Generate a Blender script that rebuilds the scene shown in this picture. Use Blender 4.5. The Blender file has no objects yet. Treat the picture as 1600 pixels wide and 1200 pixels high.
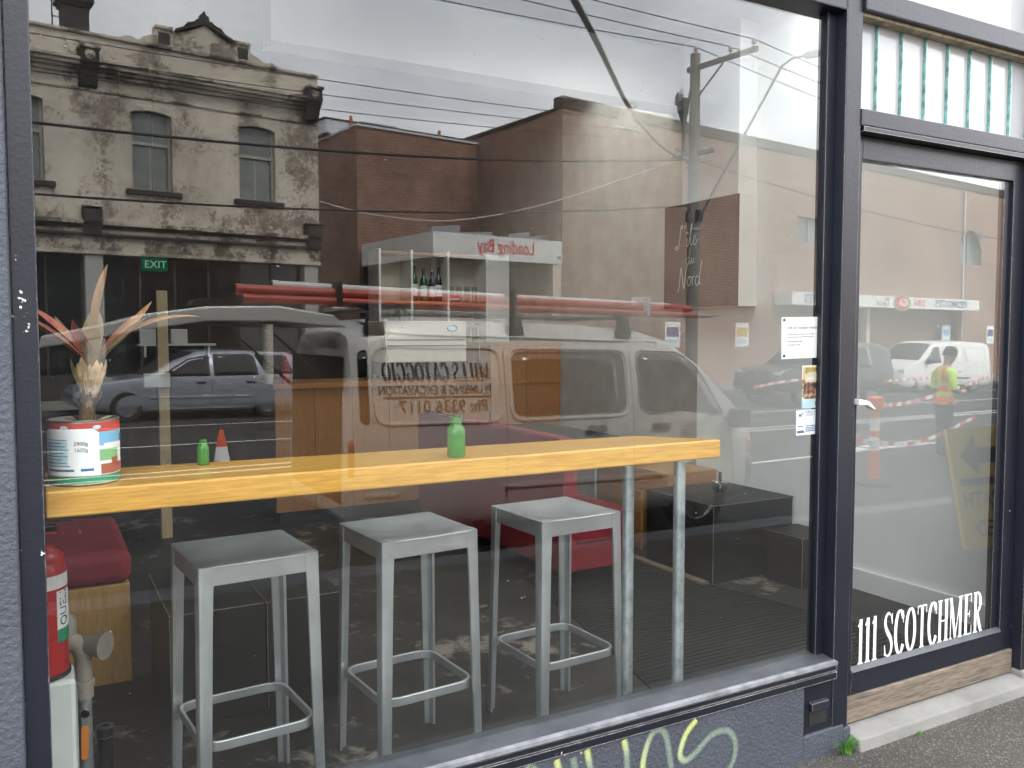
import bpy, bmesh, math, random
from mathutils import Vector, Matrix
R = math.radians
rnd = random.Random(7)
sc = bpy.context.scene
col = sc.collection

# ------------------------------------------------------------------ camera, sky, sun, exposure
cam = bpy.data.cameras.new("camera")
cam_o = bpy.data.objects.new("camera", cam)
col.objects.link(cam_o)
cam_o.location = (0, -2.2, 1.5)
cam_o.rotation_euler = (R(90 - 3.289), 0, R(-29))
cam.sensor_fit = 'HORIZONTAL'
cam.angle = 2 * math.atan(800 / 1340)
cam.clip_start = 0.05
cam.clip_end = 2000
sc.camera = cam_o

SUN_EL, SUN_AZ = 50, 15          # azimuth measured clockwise from +y (the shop's depth)
world = bpy.data.worlds.new("World")
sc.world = world
world.use_nodes = True
wt = world.node_tree
for n in list(wt.nodes):
    wt.nodes.remove(n)
def WN(t, **k):
    n = wt.nodes.new(t)
    for a, b in k.items():
        setattr(n, a, b)
    return n
wout = WN('ShaderNodeOutputWorld')
bg = WN('ShaderNodeBackground')
bg.inputs['Strength'].default_value = 0.12
sky = WN('ShaderNodeTexSky')
sky.sky_type = 'NISHITA'
sky.sun_disc = False
sky.sun_elevation = R(SUN_EL)
sky.sun_rotation = R(SUN_AZ)
sky.dust_density = 4.0
tcw = WN('ShaderNodeTexCoord')
sep = WN('ShaderNodeSeparateXYZ')
wt.links.new(tcw.outputs['Generated'], sep.inputs[0])
zc = WN('ShaderNodeMath', operation='MAXIMUM'); zc.inputs[1].default_value = 0.0
wt.links.new(sep.outputs['Z'], zc.inputs[0])
za = WN('ShaderNodeMath', operation='ADD'); za.inputs[1].default_value = 0.22
wt.links.new(zc.outputs[0], za.inputs[0])
dx = WN('ShaderNodeMath', operation='DIVIDE'); dy = WN('ShaderNodeMath', operation='DIVIDE')
wt.links.new(sep.outputs['X'], dx.inputs[0]); wt.links.new(za.outputs[0], dx.inputs[1])
wt.links.new(sep.outputs['Y'], dy.inputs[0]); wt.links.new(za.outputs[0], dy.inputs[1])
cmb = WN('ShaderNodeCombineXYZ')
wt.links.new(dx.outputs[0], cmb.inputs[0]); wt.links.new(dy.outputs[0], cmb.inputs[1])
noi = WN('ShaderNodeTexNoise')
noi.inputs['Scale'].default_value = 1.25
noi.inputs['Detail'].default_value = 6
noi.inputs['Roughness'].default_value = 0.52
noi.inputs['Distortion'].default_value = 0.4
wt.links.new(cmb.outputs[0], noi.inputs['Vector'])
rmp = WN('ShaderNodeValToRGB')
rmp.color_ramp.elements[0].position = 0.34; rmp.color_ramp.elements[0].color = (0.40, 0.425, 0.47, 1)
rmp.color_ramp.elements[1].position = 0.66; rmp.color_ramp.elements[1].color = (0.93, 0.94, 0.96, 1)
wt.links.new(noi.outputs['Fac'], rmp.inputs[0])
gain = WN('ShaderNodeMix', data_type='RGBA', blend_type='MULTIPLY')
gain.inputs['Factor'].default_value = 1.0
gain.inputs['B'].default_value = (10.5, 10.4, 10.4, 1)
wt.links.new(rmp.outputs[0], gain.inputs['A'])
mixs = WN('ShaderNodeMix', data_type='RGBA')
mixs.inputs['Factor'].default_value = 0.90
wt.links.new(sky.outputs[0], mixs.inputs['A'])
wt.links.new(gain.outputs['Result'], mixs.inputs['B'])
wt.links.new(mixs.outputs['Result'], bg.inputs['Color'])
wt.links.new(bg.outputs[0], wout.inputs[0])

sun = bpy.data.lights.new("sun", 'SUN')
sun.energy = 1.5
sun.angle = R(25)
sun.color = (1.0, 0.97, 0.92)
sun_o = bpy.data.objects.new("sun", sun)
col.objects.link(sun_o)
_sd = Vector((math.sin(R(SUN_AZ)) * math.cos(R(SUN_EL)), math.cos(R(SUN_AZ)) * math.cos(R(SUN_EL)), math.sin(R(SUN_EL))))
sun_o.rotation_euler = _sd.to_track_quat('Z', 'Y').to_euler()

sc.view_settings.view_transform = 'Standard'
sc.view_settings.look = 'None'
sc.view_settings.gamma = 1
sc.view_settings.use_curve_mapping = False
sc.view_settings.exposure = 2.65
sc.cycles.use_denoising = True
sc.cycles.max_bounces = 7
sc.cycles.diffuse_bounces = 4
sc.cycles.glossy_bounces = 4
sc.cycles.transparent_max_bounces = 12
sc.cycles.use_adaptive_sampling = True
sc.cycles.adaptive_threshold = 0.015
sc.cycles.sample_clamp_indirect = 6
sc.cycles.caustics_reflective = False
sc.cycles.caustics_refractive = False

# ------------------------------------------------------------------ materials
class NT:
    def __init__(s, name):
        s.m = bpy.data.materials.new(name); s.m.use_nodes = True
        s.t = s.m.node_tree; s.n = s.t.nodes
        for n in list(s.n): s.n.remove(n)
        s.out = s.n.new('ShaderNodeOutputMaterial')
    def add(s, t, **k):
        n = s.n.new(t)
        for a, b in k.items():
            if a.startswith('i_'):
                n.inputs[a[2:].replace('_', ' ')].default_value = b
            else: setattr(n, a, b)
        return n
    def link(s, a, b): s.t.links.new(a, b)
def c4(c): return (c[0], c[1], c[2], 1)
def ramp(nt, fac, stops):
    r = nt.add('ShaderNodeValToRGB')
    e = r.color_ramp.elements
    while len(e) < len(stops): e.new(0.5)
    for i, (p, c) in enumerate(stops):
        e[i].position = p; e[i].color = c4(c) if len(c) == 3 else c
    nt.link(fac, r.inputs[0]); return r.outputs[0]
def noise(nt, scale, detail=4, rough=0.55, vec=None, dist=0.0, sc3=None):
    n = nt.add('ShaderNodeTexNoise')
    n.inputs['Scale'].default_value = scale; n.inputs['Detail'].default_value = detail
    n.inputs['Roughness'].default_value = rough; n.inputs['Distortion'].default_value = dist
    if vec is None:
        tc = nt.add('ShaderNodeTexCoord'); vec = tc.outputs['Object']
    if sc3:
        mp = nt.add('ShaderNodeMapping'); mp.inputs['Scale'].default_value = sc3
        nt.link(vec, mp.inputs[0]); vec = mp.outputs[0]
    nt.link(vec, n.inputs['Vector']); return n.outputs['Fac']
def mixc(nt, fac, a, b, mode='MIX'):
    m = nt.add('ShaderNodeMix', data_type='RGBA', blend_type=mode)
    for k, v in (('Factor', fac), ('A', a), ('B', b)):
        if hasattr(v, 'is_linked'): nt.link(v, m.inputs[k])
        else: m.inputs[k].default_value = c4(v) if isinstance(v, (tuple, list)) else v
    return m.outputs['Result']
def princ(nt, colr, rough=0.5, metal=0.0, coat=0.0, bump=None, bstr=0.2, bdist=0.01, spec=0.5):
    p = nt.add('ShaderNodeBsdfPrincipled')
    for k, v in (('Base Color', colr), ('Roughness', rough), ('Metallic', metal), ('Coat Weight', coat), ('Specular IOR Level', spec)):
        if hasattr(v, 'is_linked'): nt.link(v, p.inputs[k])
        else: p.inputs[k].default_value = c4(v) if isinstance(v, (tuple, list)) else v
    if bump is not None:
        b = nt.add('ShaderNodeBump'); b.inputs['Strength'].default_value = bstr; b.inputs['Distance'].default_value = bdist
        nt.link(bump, b.inputs['Height']); nt.link(b.outputs[0], p.inputs['Normal'])
    nt.link(p.outputs[0], nt.out.inputs[0]); return p
M = {}
def simple(name, c, rough=0.5, metal=0.0, coat=0.0, var=0.12, scale=6.0, bump=0.0, bscale=60, spec=0.5):
    nt = NT(name)
    f = noise(nt, scale, 5)
    lo = tuple(max(0, v * (1 - var)) for v in c); hi = tuple(min(1, v * (1 + var)) for v in c)
    cc = ramp(nt, f, [(0.3, lo), (0.7, hi)])
    rr = nt.add('ShaderNodeMapRange'); rr.inputs['To Min'].default_value = max(0.02, rough - 0.08); rr.inputs['To Max'].default_value = min(1, rough + 0.08)
    nt.link(f, rr.inputs['Value'])
    bm_ = noise(nt, bscale, 4) if bump else None
    princ(nt, cc, rr.outputs[0], metal, coat, bm_, bump, 0.004, spec)
    M[name] = nt.m; return nt.m

def glass_mat(name, tint=(0.965, 0.985, 0.975), dirt=0.02, boost=1.0):
    nt = NT(name)
    geo = nt.add('ShaderNodeNewGeometry')
    ior = nt.add('ShaderNodeMapRange'); ior.inputs['To Min'].default_value = 1.52; ior.inputs['To Max'].default_value = 1 / 1.52
    nt.link(geo.outputs['Backfacing'], ior.inputs['Value'])
    fr = nt.add('ShaderNodeFresnel'); nt.link(ior.outputs[0], fr.inputs['IOR'])
    mu = nt.add('ShaderNodeMath', operation='MULTIPLY'); mu.inputs[1].default_value = boost; mu.use_clamp = True
    nt.link(fr.outputs[0], mu.inputs[0])
    tr = nt.add('ShaderNodeBsdfTransparent'); tr.inputs[0].default_value = c4(tint)
    gl = nt.add('ShaderNodeBsdfGlossy'); gl.inputs['Roughness'].default_value = 0.0
    mx = nt.add('ShaderNodeMixShader')
    nt.link(mu.outputs[0], mx.inputs[0]); nt.link(tr.outputs[0], mx.inputs[1]); nt.link(gl.outputs[0], mx.inputs[2])
    df = nt.add('ShaderNodeBsdfDiffuse'); df.inputs[0].default_value = (0.75, 0.75, 0.72, 1)
    f1 = noise(nt, 2.2, 5, 0.6)
    f2 = noise(nt, 85, 2, 0.5)
    d1 = nt.add('ShaderNodeMapRange'); d1.inputs['From Min'].default_value = 0.45; d1.inputs['From Max'].default_value = 0.8
    d1.inputs['To Max'].default_value = dirt; nt.link(f1, d1.inputs['Value'])
    d2 = nt.add('ShaderNodeMapRange'); d2.inputs['From Min'].default_value = 0.765; d2.inputs['From Max'].default_value = 0.79
    d2.inputs['To Max'].default_value = 0.35 if dirt else 0.0; nt.link(f2, d2.inputs['Value'])
    ad = nt.add('ShaderNodeMath', operation='ADD'); nt.link(d1.outputs[0], ad.inputs[0]); nt.link(d2.outputs[0], ad.inputs[1])
    m2 = nt.add('ShaderNodeMixShader')
    nt.link(ad.outputs[0], m2.inputs[0]); nt.link(mx.outputs[0], m2.inputs[1]); nt.link(df.outputs[0], m2.inputs[2])
    nt.link(m2.outputs[0], nt.out.inputs[0]); M[name] = nt.m

def chipped_paint(name, c, chip=(0.55, 0.5, 0.44), amount=0.70, rough=0.45, bump=0.25, bscale=90, edge=True):
    nt = NT(name)
    f = noise(nt, 3.0, 5); base = ramp(nt, f, [(0.3, tuple(v * 0.85 for v in c)), (0.7, tuple(v * 1.15 for v in c))])
    a = noise(nt, 48, 4, 0.6); b = noise(nt, 2.3, 3)
    mlt = nt.add('ShaderNodeMath', operation='MULTIPLY'); nt.link(a, mlt.inputs[0]); nt.link(b, mlt.inputs[1])
    mask = ramp(nt, mlt.outputs[0], [(amount * 0.545, (0, 0, 0)), (amount * 0.545 + 0.012, (1, 1, 1))])
    cc = mixc(nt, mask, base, chip)
    if edge:
        bv = nt.add('ShaderNodeBevel'); bv.samples = 4; bv.inputs['Radius'].default_value = 0.004
        ge = nt.add('ShaderNodeNewGeometry'); dt = nt.add('ShaderNodeVectorMath', operation='DOT_PRODUCT')
        nt.link(bv.outputs[0], dt.inputs[0]); nt.link(ge.outputs['Normal'], dt.inputs[1])
        wear = nt.add('ShaderNodeMath', operation='SUBTRACT'); wear.inputs[0].default_value = 1.0; nt.link(dt.outputs['Value'], wear.inputs[1])
        wn_ = noise(nt, 38, 5, 0.7); wm = nt.add('ShaderNodeMath', operation='MULTIPLY'); nt.link(wear.outputs[0], wm.inputs[0]); nt.link(wn_, wm.inputs[1])
        wb = nt.add('ShaderNodeMath', operation='MULTIPLY'); nt.link(wm.outputs[0], wb.inputs[0]); nt.link(noise(nt, 3.1, 3), wb.inputs[1])
        cc = mixc(nt, ramp(nt, wb.outputs[0], [(0.026, (0, 0, 0)), (0.034, (1, 1, 1))]), cc, chip)
    hb = noise(nt, bscale, 4)
    princ(nt, cc, rough, 0, 0, hb, bump, 0.006 if bump > 0.9 else 0.003); M[name] = nt.m

def wood_mat(name, c1, c2, axis='x', scale=3.0, rough=0.35, coat=0.0, stretch=14):
    nt = NT(name)
    s3 = {'x': (1, stretch, stretch), 'y': (stretch, 1, stretch), 'z': (stretch, stretch, 1)}[axis]
    f = noise(nt, scale, 6, 0.62, sc3=s3, dist=0.6)
    g = noise(nt, scale * 5, 3, 0.5, sc3=s3)
    cc = ramp(nt, f, [(0.28, c1), (0.72, c2)])
    cc = mixc(nt, 0.35, cc, ramp(nt, g, [(0.35, tuple(v * 0.7 for v in c1)), (0.65, tuple(min(1, v * 1.12) for v in c2))]))
    princ(nt, cc, rough, 0, coat, g, 0.06, 0.002); M[name] = nt.m

def peel_mat(name, cream, under, dark, thresh=0.53):
    nt = NT(name)
    tc = nt.add('ShaderNodeTexCoord').outputs['Object']
    big = noise(nt, 0.8, 4, 0.6, tc); fine = noise(nt, 9.0, 9, 0.78, tc, 1.0)
    grime = noise(nt, 0.7, 6, 0.65, tc, sc3=(1.0, 1.0, 0.35))
    base = ramp(nt, grime, [(0.30, tuple(v * 0.62 for v in cream)), (0.62, cream)])
    s = nt.add('ShaderNodeMath', operation='ADD'); nt.link(big, s.inputs[0]); nt.link(fine, s.inputs[1])
    mask = ramp(nt, s.outputs[0], [(thresh * 2 * 0.5 + 0.0, (0, 0, 0)), (min(0.999, thresh * 2 * 0.5 + 0.02), (1, 1, 1))])
    # s runs about 0..2: halve it
    h = nt.add('ShaderNodeMath', operation='MULTIPLY'); h.inputs[1].default_value = 0.5; nt.link(s.outputs[0], h.inputs[0])
    mask = ramp(nt, h.outputs[0], [(thresh, (0, 0, 0)), (thresh + 0.012, (1, 1, 1))])
    un = ramp(nt, noise(nt, 5, 6, 0.6, tc), [(0.35, dark), (0.65, under)])
    cc = mixc(nt, mask, base, un)
    princ(nt, cc, 0.85, 0, 0, fine, 0.4, 0.02); M[name] = nt.m

def brick_mat(name, c1, c2, mortar, bw=0.30, bh=0.115):
    nt = NT(name)
    tc = nt.add('ShaderNodeTexCoord').outputs['UV']
    b = nt.add('ShaderNodeTexBrick')
    b.inputs['Color1'].default_value = c4(c1); b.inputs['Color2'].default_value = c4(c2); b.inputs['Mortar'].default_value = c4(mortar)
    b.inputs['Scale'].default_value = 1.0; b.inputs['Brick Width'].default_value = bw; b.inputs['Row Height'].default_value = bh
    b.inputs['Mortar Size'].default_value = 0.016; b.inputs['Bias'].default_value = -0.1
    nt.link(tc, b.inputs['Vector'])
    big = noise(nt, 0.35, 5, 0.6)
    cc = mixc(nt, 1.0, b.outputs['Color'], ramp(nt, big, [(0.3, (0.72, 0.72, 0.74)), (0.7, (1.12, 1.1, 1.08))]), 'MULTIPLY')
    princ(nt, cc, 0.9, 0, 0, b.outputs['Fac'], -0.3, 0.01); M[name] = nt.m

glass_mat('window_glass', tint=(0.975, 0.99, 0.98), dirt=0.005, boost=1.32)
glass_mat('plain_glass', tint=(0.9, 0.93, 0.92), dirt=0.0)
chipped_paint('navy_paint', (0.0085, 0.0105, 0.017), chip=(0.5, 0.48, 0.45), amount=0.92, rough=0.33)
chipped_paint('navy_edge', (0.009, 0.011, 0.018), chip=(0.6, 0.57, 0.52), amount=0.86, rough=0.36)
chipped_paint('navy_jamb', (0.009, 0.011, 0.018), chip=(0.62, 0.6, 0.56), amount=0.71, rough=0.36)
chipped_paint('blue_grey_render', (0.058, 0.065, 0.080), chip=(0.5, 0.43, 0.33), amount=0.85, rough=0.62, bump=0.95, bscale=85, edge=False)
simple('shaded_sill_paint', (0.045, 0.048, 0.054), 0.42, var=0.4, scale=9, bump=0.2)  # darkened to hold the shadow lying on the sill top
simple('sill_worn', (0.20, 0.205, 0.215), 0.5, var=0.4, scale=14, bump=0.3)
wood_mat('pine_varnish', (0.50, 0.235, 0.032), (0.70, 0.39, 0.078), 'x', 2.6, 0.30, 0.15)
wood_mat('pine_box', (0.36, 0.19, 0.055), (0.52, 0.30, 0.10), 'z', 3.0, 0.5)
wood_mat('veneer', (0.27, 0.105, 0.030), (0.52, 0.245, 0.085), 'z', 9.0, 0.38, stretch=18)
wood_mat('pale_timber', (0.52, 0.40, 0.22), (0.70, 0.56, 0.34), 'z', 3.0, 0.5)
wood_mat('weathered_board', (0.045, 0.038, 0.031), (0.27, 0.21, 0.15), 'x', 3.5, 0.8)
wood_mat('black_ply', (0.006, 0.006, 0.007), (0.016, 0.0155, 0.0155), 'x', 4.0, 0.5)
simple('black_edge', (0.30, 0.24, 0.15), 0.6, var=0.5, scale=30)
nt = NT('brushed_aluminium')
f = noise(nt, 6, 4, 0.6, sc3=(40, 40, 1.5)); g = noise(nt, 7, 5)
princ(nt, ramp(nt, g, [(0.3, (0.50, 0.52, 0.525)), (0.7, (0.68, 0.69, 0.70))]), ramp(nt, f, [(0.3, (0.36,) * 3), (0.7, (0.50,) * 3)]), 0.85, 0, f, 0.02, 0.0005); M['brushed_aluminium'] = nt.m
simple('galvanised', (0.42, 0.45, 0.46), 0.45, metal=0.75, var=0.3, scale=22)
simple('chrome', (0.75, 0.75, 0.76), 0.12, metal=1.0, var=0.05)
simple('red_vinyl', (0.24, 0.012, 0.022), 0.42, var=0.15, scale=4, bump=0.15)
simple('red_cushion', (0.20, 0.010, 0.020), 0.75, var=0.18, scale=8, bump=0.3)
simple('white_wall', (0.82, 0.815, 0.79), 0.7, var=0.03, scale=3)
simple('cream_panel', (0.70, 0.66, 0.58), 0.5, var=0.04)
simple('dark_ceiling', (0.13, 0.13, 0.125), 0.8)
simple('rear_paint', (0.42, 0.39, 0.35), 0.8, var=0.1)
simple('dark_wall', (0.035, 0.033, 0.032), 0.8, var=0.25)
simple('brown_wall', (0.060, 0.038, 0.026), 0.8, var=0.35, scale=4)
simple('black_panel', (0.018, 0.015, 0.015), 0.55)
simple('chalk_white', (0.78, 0.76, 0.74), 0.8)
simple('rubber_mat', (0.012, 0.012, 0.0115), 0.7, bump=0.4)
simple('black_metal', (0.02, 0.02, 0.021), 0.45)
simple('extinguisher_red', (0.50, 0.018, 0.020), 0.28, var=0.06)
simple('white_enamel', (0.72, 0.74, 0.70), 0.35, var=0.06)
simple('putty_pipe', (0.30, 0.265, 0.225), 0.5, var=0.2)
simple('orange_plastic', (0.75, 0.23, 0.03), 0.45)
simple('green_plastic', (0.05, 0.30, 0.16), 0.5)
simple('bright_white', (0.82, 0.82, 0.80), 0.6, var=0.02)
simple('paper_white', (0.86, 0.86, 0.85), 0.7, var=0.015)
simple('print_black', (0.02, 0.02, 0.02), 0.6)
simple('print_blue', (0.05, 0.14, 0.36), 0.6)
simple('print_red', (0.62, 0.05, 0.05), 0.6)
simple('sky_print', (0.20, 0.48, 0.72), 0.4)
simple('pale_blue_print', (0.55, 0.74, 0.80), 0.5)
simple('meadow_print', (0.22, 0.48, 0.22), 0.4)
simple('brown_print', (0.36, 0.10, 0.05), 0.4)
simple('tin_red', (0.58, 0.06, 0.045), 0.35)
simple('tin_green', (0.03, 0.26, 0.14), 0.35)
simple('tin_metal', (0.62, 0.60, 0.55), 0.3, metal=0.9)
simple('husk', (0.52, 0.37, 0.20), 0.8, var=0.4, scale=40)
simple('husk_dark', (0.12, 0.075, 0.04), 0.9, var=0.5, scale=40)
for nm, a, b in (('leaf_pink', (0.38, 0.07, 0.08), (0.50, 0.22, 0.13)), ('leaf_brown', (0.30, 0.13, 0.06), (0.50, 0.28, 0.13)), ('leaf_green', (0.14, 0.17, 0.07), (0.30, 0.15, 0.09))):
    nt = NT(nm); f = noise(nt, 9, 4, sc3=(2, 2, 0.6)); princ(nt, ramp(nt, f, [(0.35, a), (0.65, b)]), 0.45); M[nm] = nt.m
nt = NT('green_glass')
p = princ(nt, (0.055, 0.27, 0.025), 0.08); p.inputs['Transmission Weight'].default_value = 0.3; p.inputs['Subsurface Weight'].default_value = 0.0
p.inputs['Subsurface Radius'].default_value = (0.02, 0.05, 0.02); M['green_glass'] = nt.m
simple('dark_green_glass', (0.02, 0.10, 0.03), 0.1, coat=0.4)
simple('dark_bottle', (0.02, 0.02, 0.035), 0.12, coat=0.4)
simple('blue_cup', (0.2, 0.3, 0.55), 0.4)
simple('cup_paper', (0.55, 0.50, 0.42), 0.6)
simple('cup_red', (0.36, 0.05, 0.05), 0.5)
# opal glass of the transom: white body under a glossy skin
nt = NT('opal_glass')
d_ = nt.add('ShaderNodeBsdfDiffuse'); nt.link(ramp(nt, noise(nt, 3, 3), [(0.3, (0.82, 0.84, 0.84)), (0.7, (0.86, 0.87, 0.87))]), d_.inputs[0])
t_ = nt.add('ShaderNodeBsdfTranslucent'); t_.inputs[0].default_value = (0.86, 0.88, 0.87, 1)
g_ = nt.add('ShaderNodeBsdfGlossy'); g_.inputs['Roughness'].default_value = 0.03
m_ = nt.add('ShaderNodeMixShader'); m_.inputs[0].default_value = 0.5; nt.link(d_.outputs[0], m_.inputs[1]); nt.link(t_.outputs[0], m_.inputs[2])
m2_ = nt.add('ShaderNodeMixShader'); lw = nt.add('ShaderNodeFresnel'); nt.link(lw.outputs[0], m2_.inputs[0]); nt.link(m_.outputs[0], m2_.inputs[1]); nt.link(g_.outputs[0], m2_.inputs[2]); nt.link(m2_.outputs[0], nt.out.inputs[0]); M['opal_glass'] = nt.m
nt = NT('added_skylight_glass')  # diffusing panes for the ceiling openings added to light the interior
t_ = nt.add('ShaderNodeBsdfTranslucent'); nt.link(ramp(nt, noise(nt, 2, 4), [(0.3, (0.78, 0.80, 0.79)), (0.7, (0.9, 0.91, 0.9))]), t_.inputs[0])
nt.link(t_.outputs[0], nt.out.inputs[0]); M['added_skylight_glass'] = nt.m
simple('glass_edge', (0.16, 0.36, 0.32), 0.15, coat=0.6, var=0.6, scale=30)
# shop floor: dark sealed concrete with worn pale patches
nt = NT('shop_floor')
tc = nt.add('ShaderNodeTexCoord').outputs['Object']
a = noise(nt, 1.1, 4, 0.55, tc); b = noise(nt, 7, 8, 0.72, tc, 0.5)
s = nt.add('ShaderNodeMath', operation='ADD'); nt.link(a, s.inputs[0]); nt.link(b, s.inputs[1])
h = nt.add('ShaderNodeMath', operation='MULTIPLY'); h.inputs[1].default_value = 0.5; nt.link(s.outputs[0], h.inputs[0])
mask = ramp(nt, h.outputs[0], [(0.545, (0, 0, 0)), (0.60, (1, 1, 1))])
base = ramp(nt, noise(nt, 3, 5, 0.6, tc), [(0.3, (0.014, 0.013, 0.013)), (0.7, (0.042, 0.037, 0.033))])
princ(nt, mixc(nt, mask, base, (0.24, 0.21, 0.17)), 0.55, 0, 0, b, 0.15, 0.004); M['shop_floor'] = nt.m
# asphalt
def asphalt(name, c, sp):
    nt = NT(name)
    tc = nt.add('ShaderNodeTexCoord').outputs['Object']
    big = noise(nt, 0.9, 4, 0.6, tc); v = nt.add('ShaderNodeTexVoronoi'); v.inputs['Scale'].default_value = 210; nt.link(tc, v.inputs['Vector'])
    sep_ = nt.add('ShaderNodeSeparateColor'); nt.link(v.outputs['Color'], sep_.inputs[0])
    st = ramp(nt, sep_.outputs[0], [(0.0, tuple(x * 0.75 for x in c)), (0.8, c), (0.97, sp)])
    cc = mixc(nt, 1.0, st, ramp(nt, big, [(0.3, (0.75, 0.75, 0.75)), (0.7, (1.2, 1.18, 1.15))]), 'MULTIPLY')
    princ(nt, cc, 0.9, 0, 0, v.outputs['Distance'], 0.6, 0.006, 0.15); M[name] = nt.m
asphalt('asphalt_path', (0.080, 0.074, 0.065), (0.17, 0.16, 0.145))
asphalt('asphalt_road', (0.046, 0.047, 0.048), (0.13, 0.13, 0.13))
simple('bluestone', (0.10, 0.105, 0.115), 0.8, var=0.25)
simple('concrete', (0.195, 0.19, 0.172), 0.85, var=0.22, scale=5, bump=0.4)
simple('road_paint', (0.62, 0.62, 0.60), 0.7, var=0.25, scale=12)
nt = NT('spray_paint')
uv = nt.add('ShaderNodeTexCoord').outputs['UV']
spx = nt.add('ShaderNodeSeparateXYZ'); nt.link(uv, spx.inputs[0])
ed = ramp(nt, spx.outputs['Y'], [(0.0, (0, 0, 0)), (0.34, (1, 1, 1)), (0.66, (1, 1, 1)), (1.0, (0, 0, 0))])
al = ramp(nt, spx.outputs['X'], [(0.0, (1, 1, 1)), (0.22, (0.95,) * 3), (0.42, (0.5,) * 3), (1.0, (0.42,) * 3)])
am = nt.add('ShaderNodeMath', operation='MULTIPLY'); nt.link(ed, am.inputs[0]); nt.link(al, am.inputs[1])
gr = noise(nt, 160, 3, 0.6); am2 = nt.add('ShaderNodeMapRange'); am2.inputs['From Min'].default_value = 0.25; am2.inputs['From Max'].default_value = 0.6; am2.inputs['To Min'].default_value = 0.55
nt.link(gr, am2.inputs['Value']); am3 = nt.add('ShaderNodeMath', operation='MULTIPLY'); nt.link(am.outputs[0], am3.inputs[0]); nt.link(am2.outputs[0], am3.inputs[1])
d = nt.add('ShaderNodeBsdfDiffuse'); nt.link(ramp(nt, spx.outputs['X'], [(0.0, (0.52, 0.56, 0.17)), (0.40, (0.36, 0.45, 0.33))]), d.inputs[0])
tr = nt.add('ShaderNodeBsdfTransparent'); mx = nt.add('ShaderNodeMixShader')
nt.link(am3.outputs[0], mx.inputs[0]); nt.link(tr.outputs[0], mx.inputs[1]); nt.link(d.outputs[0], mx.inputs[2]); nt.link(mx.outputs[0], nt.out.inputs[0]); M['spray_paint'] = nt.m
simple('grass_blade', (0.10, 0.26, 0.03), 0.5, var=0.35, scale=20)
# street
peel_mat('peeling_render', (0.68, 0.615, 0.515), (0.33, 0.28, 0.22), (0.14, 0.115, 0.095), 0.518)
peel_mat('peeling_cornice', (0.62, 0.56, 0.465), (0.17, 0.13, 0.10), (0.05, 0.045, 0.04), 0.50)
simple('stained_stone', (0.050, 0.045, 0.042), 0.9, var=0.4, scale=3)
simple('pier_paint', (0.40, 0.39, 0.36), 0.8, var=0.1)
simple('house_glass', (0.16, 0.18, 0.17), 0.15, coat=0.3, var=0.3, scale=1.5)
simple('window_timber', (0.38, 0.36, 0.32), 0.6)
brick_mat('red_brick', (0.38, 0.225, 0.165), (0.27, 0.155, 0.112), (0.15, 0.105, 0.085))
brick_mat('lit_red_brick', (0.45, 0.30, 0.225), (0.34, 0.215, 0.158), (0.21, 0.155, 0.125))  # same brick made paler, the main front's brighter look put into colour
simple('brick_coping', (0.10, 0.075, 0.06), 0.9)
simple('corrugated_white', (0.55, 0.57, 0.58), 0.5, var=0.1)
simple('fascia_white', (0.74, 0.735, 0.71), 0.6, var=0.10, scale=1.5)
simple('sign_red', (0.60, 0.055, 0.035), 0.5)
simple('sign_blue', (0.06, 0.11, 0.20), 0.5)
simple('cream_wall', (0.62, 0.54, 0.42), 0.8, var=0.06)
simple('dark_void', (0.012, 0.012, 0.013), 0.9)  # near black put in for unlit depth in openings; also the worker's eyes
simple('white_car_paint', (0.70, 0.69, 0.66), 0.30, coat=0.6, var=0.03)
simple('silver_paint', (0.30, 0.325, 0.37), 0.30, metal=0.35, coat=0.8, var=0.03)
simple('dark_car_paint', (0.030, 0.034, 0.038), 0.3, coat=0.7, var=0.05)
simple('car_glass', (0.012, 0.014, 0.016), 0.05, coat=0.5, var=0.1)
simple('black_rubber', (0.015, 0.015, 0.015), 0.8)
simple('alloy', (0.34, 0.34, 0.35), 0.35, metal=0.8)
simple('grey_plastic', (0.045, 0.046, 0.048), 0.6)
simple('lamp_lens', (0.62, 0.64, 0.66), 0.1, coat=0.6)
simple('red_lens', (0.40, 0.02, 0.02), 0.15, coat=0.6)
simple('amber_lens', (0.75, 0.25, 0.03), 0.15, coat=0.6)
simple('red_pipe', (0.50, 0.085, 0.055), 0.42, var=0.08)
simple('white_pipe', (0.66, 0.66, 0.67), 0.4)
simple('pole_timber', (0.20, 0.185, 0.165), 0.85, var=0.3, scale=5)
simple('wire_black', (0.02, 0.02, 0.02), 0.7)
simple('wire_pale', (0.62, 0.58, 0.54), 0.6)
simple('porcelain', (0.55, 0.53, 0.50), 0.3)
simple('canvas_shoe', (0.50, 0.38, 0.35), 0.85)
simple('shoe_rubber', (0.70, 0.68, 0.62), 0.6)
simple('hi_vis_yellow', (0.55, 0.80, 0.04), 0.7)
simple('hi_vis_orange', (0.85, 0.16, 0.07), 0.7)
simple('navy_cloth', (0.022, 0.027, 0.036), 0.85, var=0.3)
simple('skin', (0.42, 0.26, 0.20), 0.6)
simple('dark_knit', (0.030, 0.028, 0.022), 0.95, bump=0.5)
simple('sign_yellow', (0.85, 0.58, 0.10), 0.5, var=0.08)
simple('bollard_orange', (0.80, 0.13, 0.04), 0.5)
simple('tape_red', (0.60, 0.05, 0.04), 0.5)
simple('poster_purple', (0.12, 0.10, 0.22), 0.6)
simple('poster_yellow', (0.70, 0.52, 0.14), 0.6)
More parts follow.
